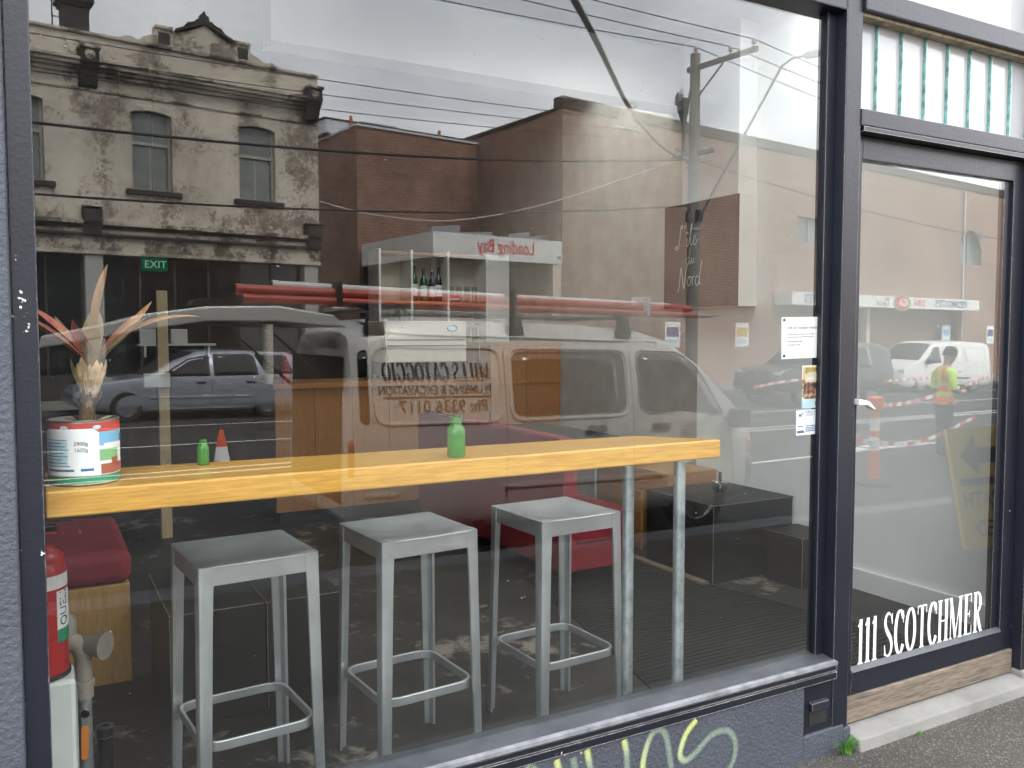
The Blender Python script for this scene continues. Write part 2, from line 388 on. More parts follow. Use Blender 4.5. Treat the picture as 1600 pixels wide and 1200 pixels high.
nt = NT('exit_green'); e = nt.add('ShaderNodeEmission'); e.inputs[0].default_value = (0.03, 0.42, 0.18, 1); e.inputs[1].default_value = 0.022; nt.link(e.outputs[0], nt.out.inputs[0]); M['exit_green'] = nt.m
nt = NT('exit_white'); e = nt.add('ShaderNodeEmission'); e.inputs[0].default_value = (0.7, 1.0, 0.85, 1); e.inputs[1].default_value = 0.05; nt.link(e.outputs[0], nt.out.inputs[0]); M['exit_white'] = nt.m

# ------------------------------------------------------------------ mesh helpers
class MB:
    def __init__(s): s.v = []; s.f = []; s.uv = None
    def box(s, x0, x1, y0, y1, z0, z1):
        b = len(s.v)
        s.v += [(x0, y0, z0), (x1, y0, z0), (x1, y1, z0), (x0, y1, z0), (x0, y0, z1), (x1, y0, z1), (x1, y1, z1), (x0, y1, z1)]
        s.f += [[b + i for i in q] for q in ((3, 2, 1, 0), (4, 5, 6, 7), (0, 1, 5, 4), (1, 2, 6, 5), (2, 3, 7, 6), (3, 0, 4, 7))]
        return s
    def prism(s, pts, axis, a, b):
        """extrude the polygon pts (2-D) along axis from a to b; axis x: pts are (y,z), y: (x,z), z: (x,y)"""
        n = len(pts); k = len(s.v)
        def P(p, t): return (t, p[0], p[1]) if axis == 'x' else ((p[0], t, p[1]) if axis == 'y' else (p[0], p[1], t))
        s.v += [P(p, a) for p in pts] + [P(p, b) for p in pts]
        s.f.append([k + i for i in range(n)][::-1]); s.f.append([k + n + i for i in range(n)])
        for i in range(n):
            j = (i + 1) % n; s.f.append([k + i, k + j, k + n + j, k + n + i])
        return s
    def tube(s, pts, r, seg=10, cap=True):
        pts = [Vector(p) for p in pts]; n = len(pts); k = len(s.v)
        rr = r if isinstance(r, (list, tuple)) else [r] * n
        ref = None
        for i, p in enumerate(pts):
            t = (pts[min(i + 1, n - 1)] - pts[max(i - 1, 0)]).normalized()
            if ref is None:
                ref = Vector((0, 0, 1)) if abs(t.z) < 0.9 else Vector((1, 0, 0))
            u = (ref - t * ref.dot(t)).normalized(); w = t.cross(u); ref = u
            for j in range(seg):
                a = 2 * math.pi * j / seg
                s.v.append(tuple(p + (u * math.cos(a) + w * math.sin(a)) * rr[i]))
        for i in range(n - 1):
            for j in range(seg):
                a = k + i * seg + j; b = k + i * seg + (j + 1) % seg
                s.f.append([a, b, b + seg, a + seg])
        if cap:
            s.f.append([k + j for j in range(seg)][::-1]); s.f.append([k + (n - 1) * seg + j for j in range(seg)])
        return s
    def lathe(s, prof, c=(0, 0, 0), seg=24, axis='z', cap=True):
        k = len(s.v); n = len(prof)
        for r, z in prof:
            for j in range(seg):
                a = 2 * math.pi * j / seg
                p = (r * math.cos(a), r * math.sin(a), z)
                if axis == 'y': p = (p[0], p[2], -p[1])
                if axis == 'x': p = (p[2], p[0], p[1])
                s.v.append((c[0] + p[0], c[1] + p[1], c[2] + p[2]))
        for i in range(n - 1):
            for j in range(seg):
                a = k + i * seg + j; b = k + i * seg + (j + 1) % seg
                s.f.append([a, b, b + seg, a + seg])
        if cap:
            s.f.append([k + j for j in range(seg)][::-1]); s.f.append([k + (n - 1) * seg + j for j in range(seg)])
        return s
    def face(s, pts):
        k = len(s.v); s.v += [tuple(p) for p in pts]; s.f.append(list(range(k, k + len(pts)))); return s
    def mesh(s, name):
        me = bpy.data.meshes.new(name); me.from_pydata(s.v, [], s.f); me.update(); return me
    def build(s, name, mat, parent=None, bevel=0.0, smooth=None, loc=None, fix=True, seg=2):
        me = s.mesh(name)
        if fix:
            b = bmesh.new(); b.from_mesh(me); bmesh.ops.recalc_face_normals(b, faces=b.faces); b.to_mesh(me); b.free()
        return put(name, me, mat, parent, bevel, smooth, loc, seg)
def put(name, me, mat, parent=None, bevel=0.0, smooth=None, loc=None, seg=2):
    o = bpy.data.objects.new(name, me); col.objects.link(o)
    if mat is not None and len(me.materials) == 0: me.materials.append(M[mat] if isinstance(mat, str) else mat)
    if parent is not None: o.parent = parent
    if loc is not None: o.location = loc
    if smooth is not None:
        for p in me.polygons: p.use_smooth = True
        me.set_sharp_from_angle(angle=R(smooth))
    if bevel:
        m = o.modifiers.new('bevel', 'BEVEL'); m.width = bevel; m.segments = seg; m.limit_method = 'ANGLE'; m.angle_limit = R(40)
    return o
def tag(o, label, cat, group=None):
    o['label'] = label; o['category'] = cat
    if group: o['group'] = group
    return o
def thing(name, label, cat, loc=(0, 0, 0), rotz=0.0, group=None, rot=None):
    o = bpy.data.objects.new(name, None); col.objects.link(o)
    o.empty_display_size = 0.1; o.location = loc; o.rotation_euler = rot if rot else (0, 0, rotz)
    return tag(o, label, cat, group)
def struct(o): o['kind'] = 'structure'; return o
def copy_tree(o, parent=None):
    c = o.copy(); col.objects.link(c); c.parent = parent
    for ch in list(o.children): copy_tree(ch, c)
    return c
def box_uv(o, s=1.0):
    """metric box-projected UVs so that brick courses run level on every wall"""
    me = o.data; uvl = me.uv_layers.new(name='UVMap') if not me.uv_layers else me.uv_layers[0]
    for p in me.polygons:
        n = p.normal
        for li in p.loop_indices:
            v = me.vertices[me.loops[li].vertex_index].co
            if abs(n.x) > abs(n.y) and abs(n.x) > abs(n.z): uv = (v.y, v.z)
            elif abs(n.y) > abs(n.z): uv = (v.x, v.z)
            else: uv = (v.x, v.y)
            uvl.data[li].uv = (uv[0] * s, uv[1] * s)
    return o
def cr(pts, n=8):
    """Catmull-Rom through pts (any dimension)"""
    out = []
    P = [Vector(p) for p in pts]
    for i in range(len(P) - 1):
        p0 = P[max(i - 1, 0)]; p1 = P[i]; p2 = P[i + 1]; p3 = P[min(i + 2, len(P) - 1)]
        for k in range(n):
            t = k / n
            out.append(0.5 * ((2 * p1) + (p2 - p0) * t + (2 * p0 - 5 * p1 + 4 * p2 - p3) * t * t + (3 * p1 - p0 - 3 * p2 + p3) * t ** 3))
    out.append(P[-1]); return out
def rounded(pts, r, n=5):
    """round the corners of a 2-D polygon"""
    out = []; m = len(pts)
    rr = r if isinstance(r, (list, tuple)) else [r] * m
    for i in range(m):
        p = Vector(pts[i]); a = Vector(pts[i - 1]); b = Vector(pts[(i + 1) % m])
        da = (a - p); db = (b - p); q = min(rr[i], da.length * 0.48, db.length * 0.48)
        s = p + da.normalized() * q; e = p + db.normalized() * q
        for k in range(n + 1):
            t = k / n; out.append((1 - t) ** 2 * s + 2 * t * (1 - t) * p + t * t * e)
    return [(v.x, v.y) for v in out]
def text_mesh(body, size, align='LEFT', extrude=0.0, offset=0.0, shear=0.0, xs=1.0):
    cu = bpy.data.curves.new('txt', 'FONT'); cu.body = body; cu.size = size; cu.align_x = align
    cu.extrude = extrude; cu.offset = offset; cu.shear = shear; cu.resolution_u = 4
    o = bpy.data.objects.new('txt', cu); col.objects.link(o)
    bpy.context.view_layer.update()
    me = bpy.data.meshes.new_from_object(o.evaluated_get(bpy.context.evaluated_depsgraph_get()))
    bpy.data.objects.remove(o); me.materials.clear()
    if xs != 1.0: me.transform(Matrix.Scale(xs, 4, (1, 0, 0)))
    return me
TO_STREET = Matrix.Rotation(math.pi, 4, 'Z') @ Matrix.Rotation(math.pi / 2, 4, 'X')   # text facing +y
TO_SHOP = Matrix.Rotation(math.pi / 2, 4, 'X')                                          # text facing -y
def text_obj(name, body, size, mat, parent, loc, face=TO_SHOP, **k):
    me = text_mesh(body, size, **k); me.transform(face); me.name = name
    return put(name, me, mat, parent, loc=loc)
def ribbon(mb, pts, w):
    """flat ribbon along 2-D pts with a width for each point"""
    P = [Vector((p[0], p[1])) for p in pts]; n = len(P); k = len(mb.v)
    for i in range(n):
        t = (P[min(i + 1, n - 1)] - P[max(i - 1, 0)])
        if t.length < 1e-9: t = Vector((1, 0))
        t.normalize(); nn = Vector((-t.y, t.x)); ww = w[i] if isinstance(w, (list, tuple)) else (w(t, i / (n - 1)) if callable(w) else w)
        a = P[i] + nn * ww / 2; b = P[i] - nn * ww / 2
        mb.v += [(a.x, a.y, 0), (b.x, b.y, 0)]
    for i in range(n - 1): mb.f.append([k + 2 * i, k + 2 * i + 1, k + 2 * i + 3, k + 2 * i + 2])

# a seriffed roman drawn by strokes
TK, TN, SH = 0.125, 0.035, 0.035
def _pen(t, u): return TN + (TK - TN) * abs(t.y) ** 1.2
def glyph(ch, ox, mb):
    def stem(x, w=TK, y0=0, y1=1, s0=True, s1=True):
        ribbon(mb, [(ox + x, y0), (ox + x, y1)], w)
        if s0: ribbon(mb, [(ox + x - w / 2 - 0.05, y0 + SH / 2), (ox + x + w / 2 + 0.05, y0 + SH / 2)], SH)
        if s1: ribbon(mb, [(ox + x - w / 2 - 0.05, y1 - SH / 2), (ox + x + w / 2 + 0.05, y1 - SH / 2)], SH)
    def ln(a, b, w): ribbon(mb, [(ox + a[0], a[1]), (ox + b[0], b[1])], w)
    def arc(cx, cy, rx, ry, a0, a1, n=22): ribbon(mb, [(ox + cx + rx * math.cos(R(a0 + (a1 - a0) * i / n)), cy + ry * math.sin(R(a0 + (a1 - a0) * i / n))) for i in range(n + 1)], _pen)
    def ser(x, y0, y1): ribbon(mb, [(ox + x, y0), (ox + x, y1)], 0.03)
    if ch == '1': stem(0.13, s1=False); ln((0.02, 0.84), (0.15, 0.98), 0.05); return 0.27
    if ch == 'S':
        pts = cr([(0.36, 0.78), (0.31, 0.92), (0.20, 0.985), (0.09, 0.92), (0.06, 0.77), (0.12, 0.62), (0.21, 0.51), (0.31, 0.39), (0.355, 0.24), (0.31, 0.08), (0.20, 0.015), (0.09, 0.07), (0.05, 0.23)], 5)
        ribbon(mb, [(ox + p.x, p.y) for p in pts], lambda t, u: TN + (TK - TN) * max(0, 1 - abs(u - 0.5) * 2.6) ** 0.6 if abs(u - 0.5) < 0.38 else TN)
        ser(0.365, 0.72, 0.97); ser(0.045, 0.03, 0.28); return 0.43
    if ch == 'C': arc(0.25, 0.5, 0.19, 0.49, 38, 322); ser(0.405, 0.70, 0.97); return 0.45
    if ch == 'G': arc(0.26, 0.5, 0.20, 0.49, 38, 322); ser(0.42, 0.72, 0.97); stem(0.42, 0.10, 0.06, 0.44, False, True); return 0.52
    if ch == 'O': arc(0.26, 0.5, 0.195, 0.48, 0, 360, 32); return 0.53
    if ch == 'T': stem(0.23, s1=False); ln((0.02, 0.98), (0.44, 0.98), SH); ser(0.03, 0.80, 0.99); ser(0.43, 0.80, 0.99); return 0.46
    if ch == 'H': stem(0.11); stem(0.42); ln((0.11, 0.5), (0.42, 0.5), SH); return 0.54
    if ch == 'I': stem(0.13); return 0.27
    if ch == 'L': stem(0.13); ln((0.13, SH / 2), (0.40, SH / 2), SH); ser(0.40, 0.0, 0.22); return 0.44
    if ch == 'M': stem(0.07, 0.04); ln((0.07, 0.99), (0.31, 0.02), TK * 0.95); ln((0.31, 0.02), (0.53, 0.99), 0.04); stem(0.55, TK); return 0.68
    if ch == 'E':
        stem(0.12)
        for y, x in ((SH / 2, 0.40), (1 - SH / 2, 0.38)): ln((0.12, y), (x, y), SH)
        ln((0.12, 0.51), (0.30, 0.51), SH); ser(0.40, 0.0, 0.22); ser(0.38, 0.79, 1.0); ser(0.30, 0.43, 0.59); return 0.45
    if ch == 'R':
        stem(0.12); arc(0.17, 0.745, 0.21, 0.24, 90, -90, 16); ln((0.12, 0.985), (0.18, 0.985), SH); ln((0.12, 0.505), (0.18, 0.505), SH); ln((0.20, 0.51), (0.41, 0.01), TK); ln((0.36, 0.015), (0.50, 0.015), SH); return 0.50
    if ch == 'A': ln((0.04, 0.0), (0.24, 0.99), 0.04); ln((0.24, 0.99), (0.44, 0.0), TK); ln((0.11, 0.34), (0.36, 0.34), SH); ln((-0.02, SH / 2), (0.13, SH / 2), SH); ln((0.34, SH / 2), (0.54, SH / 2), SH); return 0.54
    return 0.30
def roman(body, height, width, shear=0.0):
    """the words as one flat mesh, height tall and width wide, from x=0"""
    mb = MB(); x = 0.0
    for ch in body: x += glyph(ch, x, mb) + 0.035 if ch != ' ' else 0.22
    k = width / x
    mb.v = [(p[0] * k + shear * p[1] * height, p[1] * height, i * 1e-6) for i, p in enumerate(mb.v)]
    return mb.mesh('lettering')

# ------------------------------------------------------------------ street frame and levels
def road_z(x): return -0.25 - 0.018 * x
STREET = R(-7.5)                 # the far side of the street turns 7.5 degrees from the shop glass
ca, sa = math.cos(R(7.5)), math.sin(R(7.5))
def FW(s, off, z): return (s * ca - off * sa, -(21.5 + s * sa + off * ca), z)   # metres along the far building line, metres behind it

# ------------------------------------------------------------------ ground, road, footpaths
def sheet(name, xs, y_of, z_of, mat, thick=0.0):
    """strip between y_of(x)[0] and y_of(x)[1]"""
    mb = MB()
    for x in xs:
        y0, y1 = y_of(x)
        mb.v += [(x, y0, z_of(x, 0)), (x, y1, z_of(x, 1))]
    for i in range(len(xs) - 1): mb.f.append([2 * i, 2 * i + 1, 2 * i + 3, 2 * i + 2])
    return mb.build(name, mat)
XS = [-300, -60, -20, -8, -2, 0, 2, 4, 6, 10, 16, 24, 40, 70, 300]
def shop_edge(x): return -0.045 - (0.016 * (x - 4) if x > 4 else 0.0)
far_kerb = lambda x: -(18.5 + x * math.tan(R(7.5)))
far_line = lambda x: -(21.5 + x * math.tan(R(7.5)))
struct(sheet('road', XS, lambda x: (-3.62, -420), lambda x, k: road_z(x), 'asphalt_road'))
struct(sheet('footpath', XS, lambda x: (0.05, -3.36), lambda x, k: shop_edge(x) if k == 0 else min(shop_edge(x), road_z(x) + 0.13), 'asphalt_path'))
def kerb(name, y_of, w):
    mb = MB()
    xs = [x for x in XS if -70 < x < 80]
    for x in xs:
        y0 = y_of(x)
        z = road_z(x)
        mb.v += [(x, y0, z - 0.1), (x, y0, z + 0.132), (x, y0 + w, z + 0.132), (x, y0 + w, z - 0.1)]
    for i in range(len(xs) - 1):
        for j in range(3): mb.f.append([4 * i + j, 4 * i + j + 1, 4 * i + j + 5, 4 * i + j + 4])
    return struct(mb.build(name, 'bluestone'))
kerb('kerb', lambda x: -3.62, 0.27)
kerb('kerb_far', lambda x: far_kerb(x) - 0.15, 0.15)
xs_far = [x for x in XS if -70 < x < 80]
struct(sheet('footpath_far', xs_far, lambda x: (far_kerb(x) - 0.15, far_line(x) - 8), lambda x, k: road_z(x) + 0.125, 'concrete'))
roads = bpy.data.objects['road']
def road_line(y0, x0, x1, w, slope=math.tan(R(7.5)), name='road_marking'):
    mb = MB(); n = max(2, int((x1 - x0) / 4))
    for i in range(n + 1):
        x = x0 + (x1 - x0) * i / n; y = y0 + slope * x
        mb.v += [(x, -(y - w / 2), road_z(x) + 0.004), (x, -(y + w / 2), road_z(x) + 0.004)]
    for i in range(n): mb.f.append([2 * i, 2 * i + 1, 2 * i + 3, 2 * i + 2])
    return mb.build(name, 'road_paint', roads)
road_line(5.95, 6.5, 60, 0.10)
road_line(9.05, -40, 70, 0.10); road_line(9.42, -40, 70, 0.10)
road_line(12.25, -40, 70, 0.10); road_line(15.35, -40, 70, 0.09)
for i in range(5): road_line(6.3, 12.2 + i * 0.5, 12.55 + i * 0.5, 0.5, 0.12)

# ------------------------------------------------------------------ the shopfront
sf = thing('shop_front', 'dark navy cafe shopfront with a large plate window, glazed door and blue grey base', 'shopfront')
MB().box(-1.6, -0.046, -0.055, 0.12, -0.3, 4.6).build('pilaster', 'blue_grey_render', sf, 0.012)
MB().box(-13, 16, -0.05, 0.30, 4.601, 5.5).build('shade_parapet', 'blue_grey_render', sf)  # added height out of view, shades the van and near road
MB().box(-13, -1.601, -0.05, 0.30, -0.6, 4.6).build('side_wall', 'blue_grey_render', sf)
MB().box(5.601, 16, -0.05, 0.30, -0.6, 4.6).build('side_wall', 'blue_grey_render', sf)
jm = MB().box(-0.046, 0.006, -0.035, 0.05, 0.24, 2.75).build('window_jamb', 'navy_jamb', sf, 0.004)
MB().box(2.545, 2.627, -0.06, 0.06, 0.03, 2.725).build('post', 'navy_edge', sf, 0.004)
MB().box(2.500, 2.545, -0.014, 0.03, 0.31, 2.648).build('glazing_bead', 'navy_paint', sf, 0.003)
MB().box(0.006, 2.545, -0.058, 0.06, 2.648, 2.79).build('header_beam', 'navy_edge', sf, 0.004)
MB().box(2.627, 3.80, -0.075, 0.06, 2.66, 2.735).build('header_beam', 'navy_edge', sf, 0.004)
MB().box(-0.046, 3.80, -0.02, 0.10, 3.45, 4.6).build('upper_wall', 'navy_paint', sf)
MB().box(-0.046, 0.02, -0.02, 0.06, 2.791, 3.45).build('upper_post', 'navy_paint', sf)
MB().box(0.02, 2.595, 0.01, 0.03, 2.791, 3.45).build('upper_pane', 'opal_glass', sf)  # unseen pane added over the window to let in more daylight
MB().box(2.60, 3.735, 0.01, 0.03, 2.735, 3.45).build('upper_pane', 'opal_glass', sf)
MB().box(3.735, 3.80, -0.06, 0.06, 2.737, 3.45).build('upper_post', 'navy_edge', sf, 0.003)
MB().box(3.80, 5.6, -0.055, 0.12, -0.3, 4.6).build('pilaster', 'blue_grey_render', sf, 0.012)
# sill: a sloping top board over a grooved moulding
MB().prism([(0.03, 0.318), (-0.078, 0.300), (-0.078, 0.284), (0.03, 0.284)], 'x', 0.006, 2.545).build('sill', 'shaded_sill_paint', sf, 0.004)
MB().prism([(-0.064, 0.3038), (-0.080, 0.3010), (-0.0805, 0.290), (-0.078, 0.290), (-0.078, 0.300), (-0.064, 0.3022)], 'x', 0.006, 2.545).build('sill_nosing', 'sill_worn', sf)
MB().prism([(0.03, 0.284), (-0.074, 0.284), (-0.074, 0.268), (-0.068, 0.264), (-0.074, 0.260), (-0.074, 0.235), (0.03, 0.235)], 'x', -0.046, 2.548).build('sill_moulding', 'navy_edge', sf, 0.0)
pl = MB().box(-0.046, 2.39, -0.066, 0.06, -0.3, 0.235).build('plinth', 'blue_grey_render', sf, 0.004)
MB().box(2.39, 2.60, -0.066, 0.06, -0.3, 0.045).build('plinth', 'blue_grey_render', sf, 0.004)
MB().box(2.60, 2.640, -0.066, 0.06, -0.3, 0.03).build('post_base', 'blue_grey_render', sf, 0.004)
# mail slot in the corner of the base
ml = MB().box(2.39, 2.545, -0.056, 0.06, 0.045, 0.235).build('mail_slot', 'navy_edge', sf, 0.004)
MB().prism([(-0.056, 0.165), (-0.070, 0.160), (-0.074, 0.135), (-0.056, 0.130)], 'x', 2.425, 2.515).build('flap', 'navy_edge', ml, 0.003)
MB().box(2.425, 2.515, -0.058, -0.054, 0.075, 0.128).build('slot', 'black_metal', ml)
# the big pane
MB().box(0.004, 2.503, 0.000, 0.006, 0.312, 2.66).build('glass_pane', 'window_glass', sf)
# transom over the door: eight narrow panes of white glass, edges green
ts = MB().box(2.627, 3.735, -0.066, 0.06, 2.255, 2.315).build('transom', 'navy_edge', sf, 0.004)
TX = [2.632, 2.775, 2.915, 3.055, 3.195, 3.335, 3.475, 3.612, 3.735]
for i in range(8):
    g = MB().box(0.0, TX[i + 1] - TX[i] + 0.004, -0.003, 0.003, 2.316, 2.659).build('glass_strip', 'opal_glass', ts, loc=(TX[i], 0.0, 0))
    g.rotation_euler = (0, 0, R(3.2))
    MB().box(TX[i + 1] - TX[i] + 0.0045, TX[i + 1] - TX[i] + 0.010, -0.0032, 0.0032, 2.318, 2.657).build('green_edge', 'glass_edge', g) if False else None
    e_ = MB().box(TX[i + 1] - 0.003, TX[i + 1] + 0.001, -0.009, 0.004, 2.317, 2.658).build('glass_edge_strip', 'glass_edge', ts) if i < 7 else None
MB().box(2.632, 3.735, -0.05, -0.004, 2.648, 2.659).build('putty_bead', 'black_edge', ts)
MB().box(3.735, 3.80, -0.062, 0.06, 2.25, 2.66).build('transom_jamb', 'navy_edge', sf, 0.003)
# door
dr = MB().box(2.64, 2.70, -0.012, 0.035, 0.115, 2.235).build('door', 'navy_paint', sf, 0.003)
dr['label'] = 'glazed navy cafe door'
MB().box(3.652, 3.735, -0.012, 0.035, 0.115, 2.235).build('stile', 'navy_edge', dr, 0.003)
MB().box(3.610, 3.652, 0.003, 0.030, 0.215, 2.15).build('glazing_bead', 'navy_paint', dr, 0.002)
MB().box(2.70, 3.652, -0.012, 0.035, 2.150, 2.235).build('top_rail', 'navy_paint', dr, 0.003)
MB().box(2.70, 3.652, -0.014, 0.035, 0.115, 0.206).build('bottom_rail', 'navy_edge', dr, 0.003)
MB().prism([(0.0, 0.222), (-0.020, 0.206), (0.0, 0.206)], 'x', 2.70, 3.652).build('glazing_bead', 'shaded_sill_paint', dr)
MB().box(2.645, 3.735, -0.022, 0.030, 0.012, 0.1145).build('weather_board', 'weathered_board', dr, 0.004)
MB().box(2.699, 3.612, 0.004, 0.010, 0.21, 2.155).build('glass_pane', 'window_glass', dr)
me = roman('111 SCOTCHMER', 0.178, 0.80); me.transform(TO_SHOP)
put('lettering', me, 'bright_white', dr, loc=(2.752, 0.0025, 0.220))
lv = MB(); lv.prism([(2.66, 1.262), (2.715, 1.252), (2.752, 1.222), (2.748, 1.219), (2.705, 1.238), (2.66, 1.240)], 'y', -0.055, -0.030)
lv.build('handle', 'bright_white', dr, 0.004)
MB().box(2.640, 3.80, -0.064, 0.05, 2.237, 2.254).build('door_head', 'navy_paint', sf)
MB().box(3.737, 3.80, -0.062, 0.06, 0.03, 2.249).build('door_jamb', 'navy_edge', sf, 0.004)
MB().box(3.737, 3.81, -0.07, 0.06, -0.2, 0.03).build('post_base', 'concrete', sf, 0.008)
MB().prism([(0.30, 0.008), (-0.035, 0.006), (-0.105, -0.010), (-0.115, -0.06), (0.30, -0.06)], 'x', 2.641, 3.736).build('door_step', 'concrete', sf, 0.006)
# sprayed tag on the base
def spray(pts, w, k):
    mb = MB(); P = cr(pts, 8); ribbon(mb, P, w)
    me = bpy.data.meshes.new('graffiti'); n = len(P)
    me.from_pydata([(v[0], -0.0672 - k * 0.0004, v[1]) for v in mb.v], [], mb.f); me.update()
    uvl = me.uv_layers.new(name='UVMap')
    for p in me.polygons:
        for li in p.loop_indices:
            vi = me.loops[li].vertex_index; uvl.data[li].uv = ((vi // 2) / (n - 1), float(vi % 2))
    return put('graffiti', me, 'spray_paint', pl)
for k, g in enumerate([
    [(1.215, 0.165), (1.225, 0.205), (1.245, 0.225), (1.265, 0.20), (1.285, 0.14), (1.30, 0.05)],
    [(1.335, 0.222), (1.345, 0.18), (1.355, 0.10), (1.385, 0.06), (1.41, 0.11), (1.395, 0.215)],
    [(1.445, 0.228), (1.455, 0.18), (1.475, 0.10), (1.49, 0.03)],
    [(1.585, 0.226), (1.595, 0.18), (1.60, 0.10), (1.61, 0.02)],
    [(1.668, 0.06), (1.660, 0.13), (1.685, 0.205), (1.720, 0.228), (1.752, 0.20), (1.772, 0.11), (1.785, 0.02)],
    [(1.880, 0.226), (1.835, 0.185), (1.812, 0.125), (1.835, 0.098), (1.880, 0.115), (1.950, 0.158), (2.020, 0.155), (2.055, 0.105), (2.045, 0.04), (2.00, 0.0)]]):
    spray(g, 0.030, k)

# building shell behind the glass
struct(MB().box(-0.3, 4.5, 0.061, 6.6, -0.06, 0.0).build('floor', 'shop_floor'))
cl = MB()
for q in ((-0.3, 1.45, 0.061, 6.6), (4.15, 4.5, 0.061, 6.6), (1.45, 2.3, 0.061, 2.96), (2.3, 4.15, 0.061, 0.16), (2.3, 4.15, 1.7, 2.96), (1.45, 4.15, 3.95, 6.6)): cl.box(q[0], q[1], q[2], q[3], 3.55, 3.75)
cl = struct(cl.build('ceiling', 'dark_ceiling'))
MB().box(2.29, 4.16, 0.15, 1.71, 3.751, 3.765).build('added_skylight', 'added_skylight_glass', cl)  # both ceiling panes are added out of view to brighten the shop
MB().box(1.44, 4.16, 2.952, 3.96, 3.751, 3.765).build('added_skylight', 'added_skylight_glass', cl)
struct(MB().box(-0.35, -0.15, 0.121, 6.6, 0.0, 3.55).build('wall_left', 'dark_wall'))
struct(MB().box(4.22, 4.42, 0.121, 2.62, 0.0, 3.55).build('wall_right', 'white_wall'))
struct(MB().box(4.22, 4.42, 2.62, 6.2, 0.0, 3.55).build('wall_right_rear', 'rear_paint'))
struct(MB().box(-0.15, 4.42, 6.2, 6.4, 0.0, 3.55).build('wall_back', 'brown_wall'))
struct(MB().box(4.195, 4.22, 0.13, 2.62, 0.0, 0.12).build('skirting_board', 'white_wall'))
struct(MB().box(1.20, 4.22, 2.75, 2.95, 3.15, 3.55).build('ceiling_beam', 'white_wall'))
struct(MB().box(4.06, 4.22, 2.06, 2.62, 2.43, 3.55).build('wall_pier', 'white_wall'))
struct(MB().box(-0.15, 0.62, 5.2, 5.3, 0.0, 3.55).build('wall_partition', 'dark_wall'))

# ------------------------------------------------------------------ inside the shop
ct = thing('window_bar', 'varnished pine window bar with a thick yellow front edge, on two steel pipes', 'counter', (0, 0, 0))
MB().prism([(0.008, 0.03), (2.062, 0.03), (1.868, 0.262), (0.008, 0.355)], 'z', 1.075, 1.139).build('bar_top', 'pine_varnish', ct, 0.006, seg=3)
for x, y in ((1.927, 0.085), (1.795, 0.20)):
    MB().tube([(x, y, 0.002), (x, y, 1.074)], 0.0205, 14).build('pipe_leg', 'galvanised', ct, smooth=40)
    MB().lathe([(0.044, 1.068), (0.044, 1.0745)], (x, y, 0), 18).build('flange', 'galvanised', ct)

def make_stool():
    t = thing('metal_stool', '', 'stool')
    H, h = 0.83, 0.183
    # seat: dished top
    mb = MB(); n = 12
    for i in range(n + 1):
        for j in range(n + 1):
            u, v = i / n * 2 - 1, j / n * 2 - 1
            rc = 0.86; ax, ay = abs(u), abs(v)
            x, y = u, v
            if ax > rc and ay > rc:
                a = Vector((ax - rc, ay - rc)); l = a.length; mx_ = 1 - rc
                k = max(a.x, a.y) / l if l else 1
                x = math.copysign(rc + a.x * k, u); y = math.copysign(rc + a.y * k, v)
            d = max(0, 1 - (u * u + v * v) * 0.9)
            mb.v.append((x * h, y * h, H - 0.010 * d - (0.004 if max(ax, ay) > 0.99 else 0)))
    for i in range(n):
        for j in range(n): a = i * (n + 1) + j; mb.f.append([a, a + n + 1, a + n + 2, a + 1])
    st = mb.build('seat', 'brushed_aluminium', t, smooth=60)
    sd = st.modifiers.new('solid', 'SOLIDIFY'); sd.thickness = 0.007; sd.offset = -1
    bv = st.modifiers.new('bevel', 'BEVEL'); bv.width = 0.003; bv.segments = 3; bv.limit_method = 'ANGLE'; bv.angle_limit = R(50)
    for k in range(4):
        a = k * math.pi / 2; c, s = math.cos(a), math.sin(a)
        ap = MB().box(-h + 0.038, h - 0.038, -h + 0.001, -h + 0.006, H - 0.062, H - 0.004)
        ap.v = [(p[0] * c - p[1] * s, p[0] * s + p[1] * c, p[2]) for p in ap.v]
        ap.build('apron', 'brushed_aluminium', t, 0.002)
        # legs: angle section, rounded outside, splayed and tapered
        lg = MB(); w0, w1 = 0.046, 0.033
        for (z, ww, off) in ((H - 0.004, w0, 0.0), (H - 0.16, 0.041, 0.002), (0.0, w1, 0.012)):
            e = h + off; r = ww
            pr = [(-e, -e + r), (-e, -e + 0.012), (-e + 0.0035, -e + 0.0035), (-e + 0.012, -e), (-e + r, -e), (-e + r, -e + 0.010), (-e + 0.016, -e + 0.012), (-e + 0.010, -e + r)]
            lg.v += [(p[0] * c - p[1] * s, p[0] * s + p[1] * c, z) for p in pr]
        m = 8
        for L in range(2):
            for i in range(m): j = (i + 1) % m; lg.f.append([L * m + i, L * m + j, (L + 1) * m + j, (L + 1) * m + i])
        lg.f.append(list(range(m))); lg.f.append([2 * m + i for i in range(m)][::-1])
        lg.build('leg', 'brushed_aluminium', t, smooth=35)
    # footrest: one bent flat bar
    e = h - 0.006; rz = 0.285
    path = rounded([(-e, -e), (e, -e), (e, e), (-e, e)], 0.07, 6)
    mb = MB(); m = len(path)
    for x, y in path:
        l = math.hypot(x, y); nx, ny = x / l, y / l
        for dn, dz in ((0, -0.015), (0, 0.015), (-0.012, 0.015), (-0.012, -0.015)): mb.v.append((x + nx * dn, y + ny * dn, rz + dz))
    for i in range(m):
        j = (i + 1) % m
        for q in range(4): mb.f.append([4 * i + q, 4 * i + (q + 1) % 4, 4 * j + (q + 1) % 4, 4 * j + q])
    mb.build('footrest', 'brushed_aluminium', t, 0.002, smooth=30)
    return t
proto = make_stool()
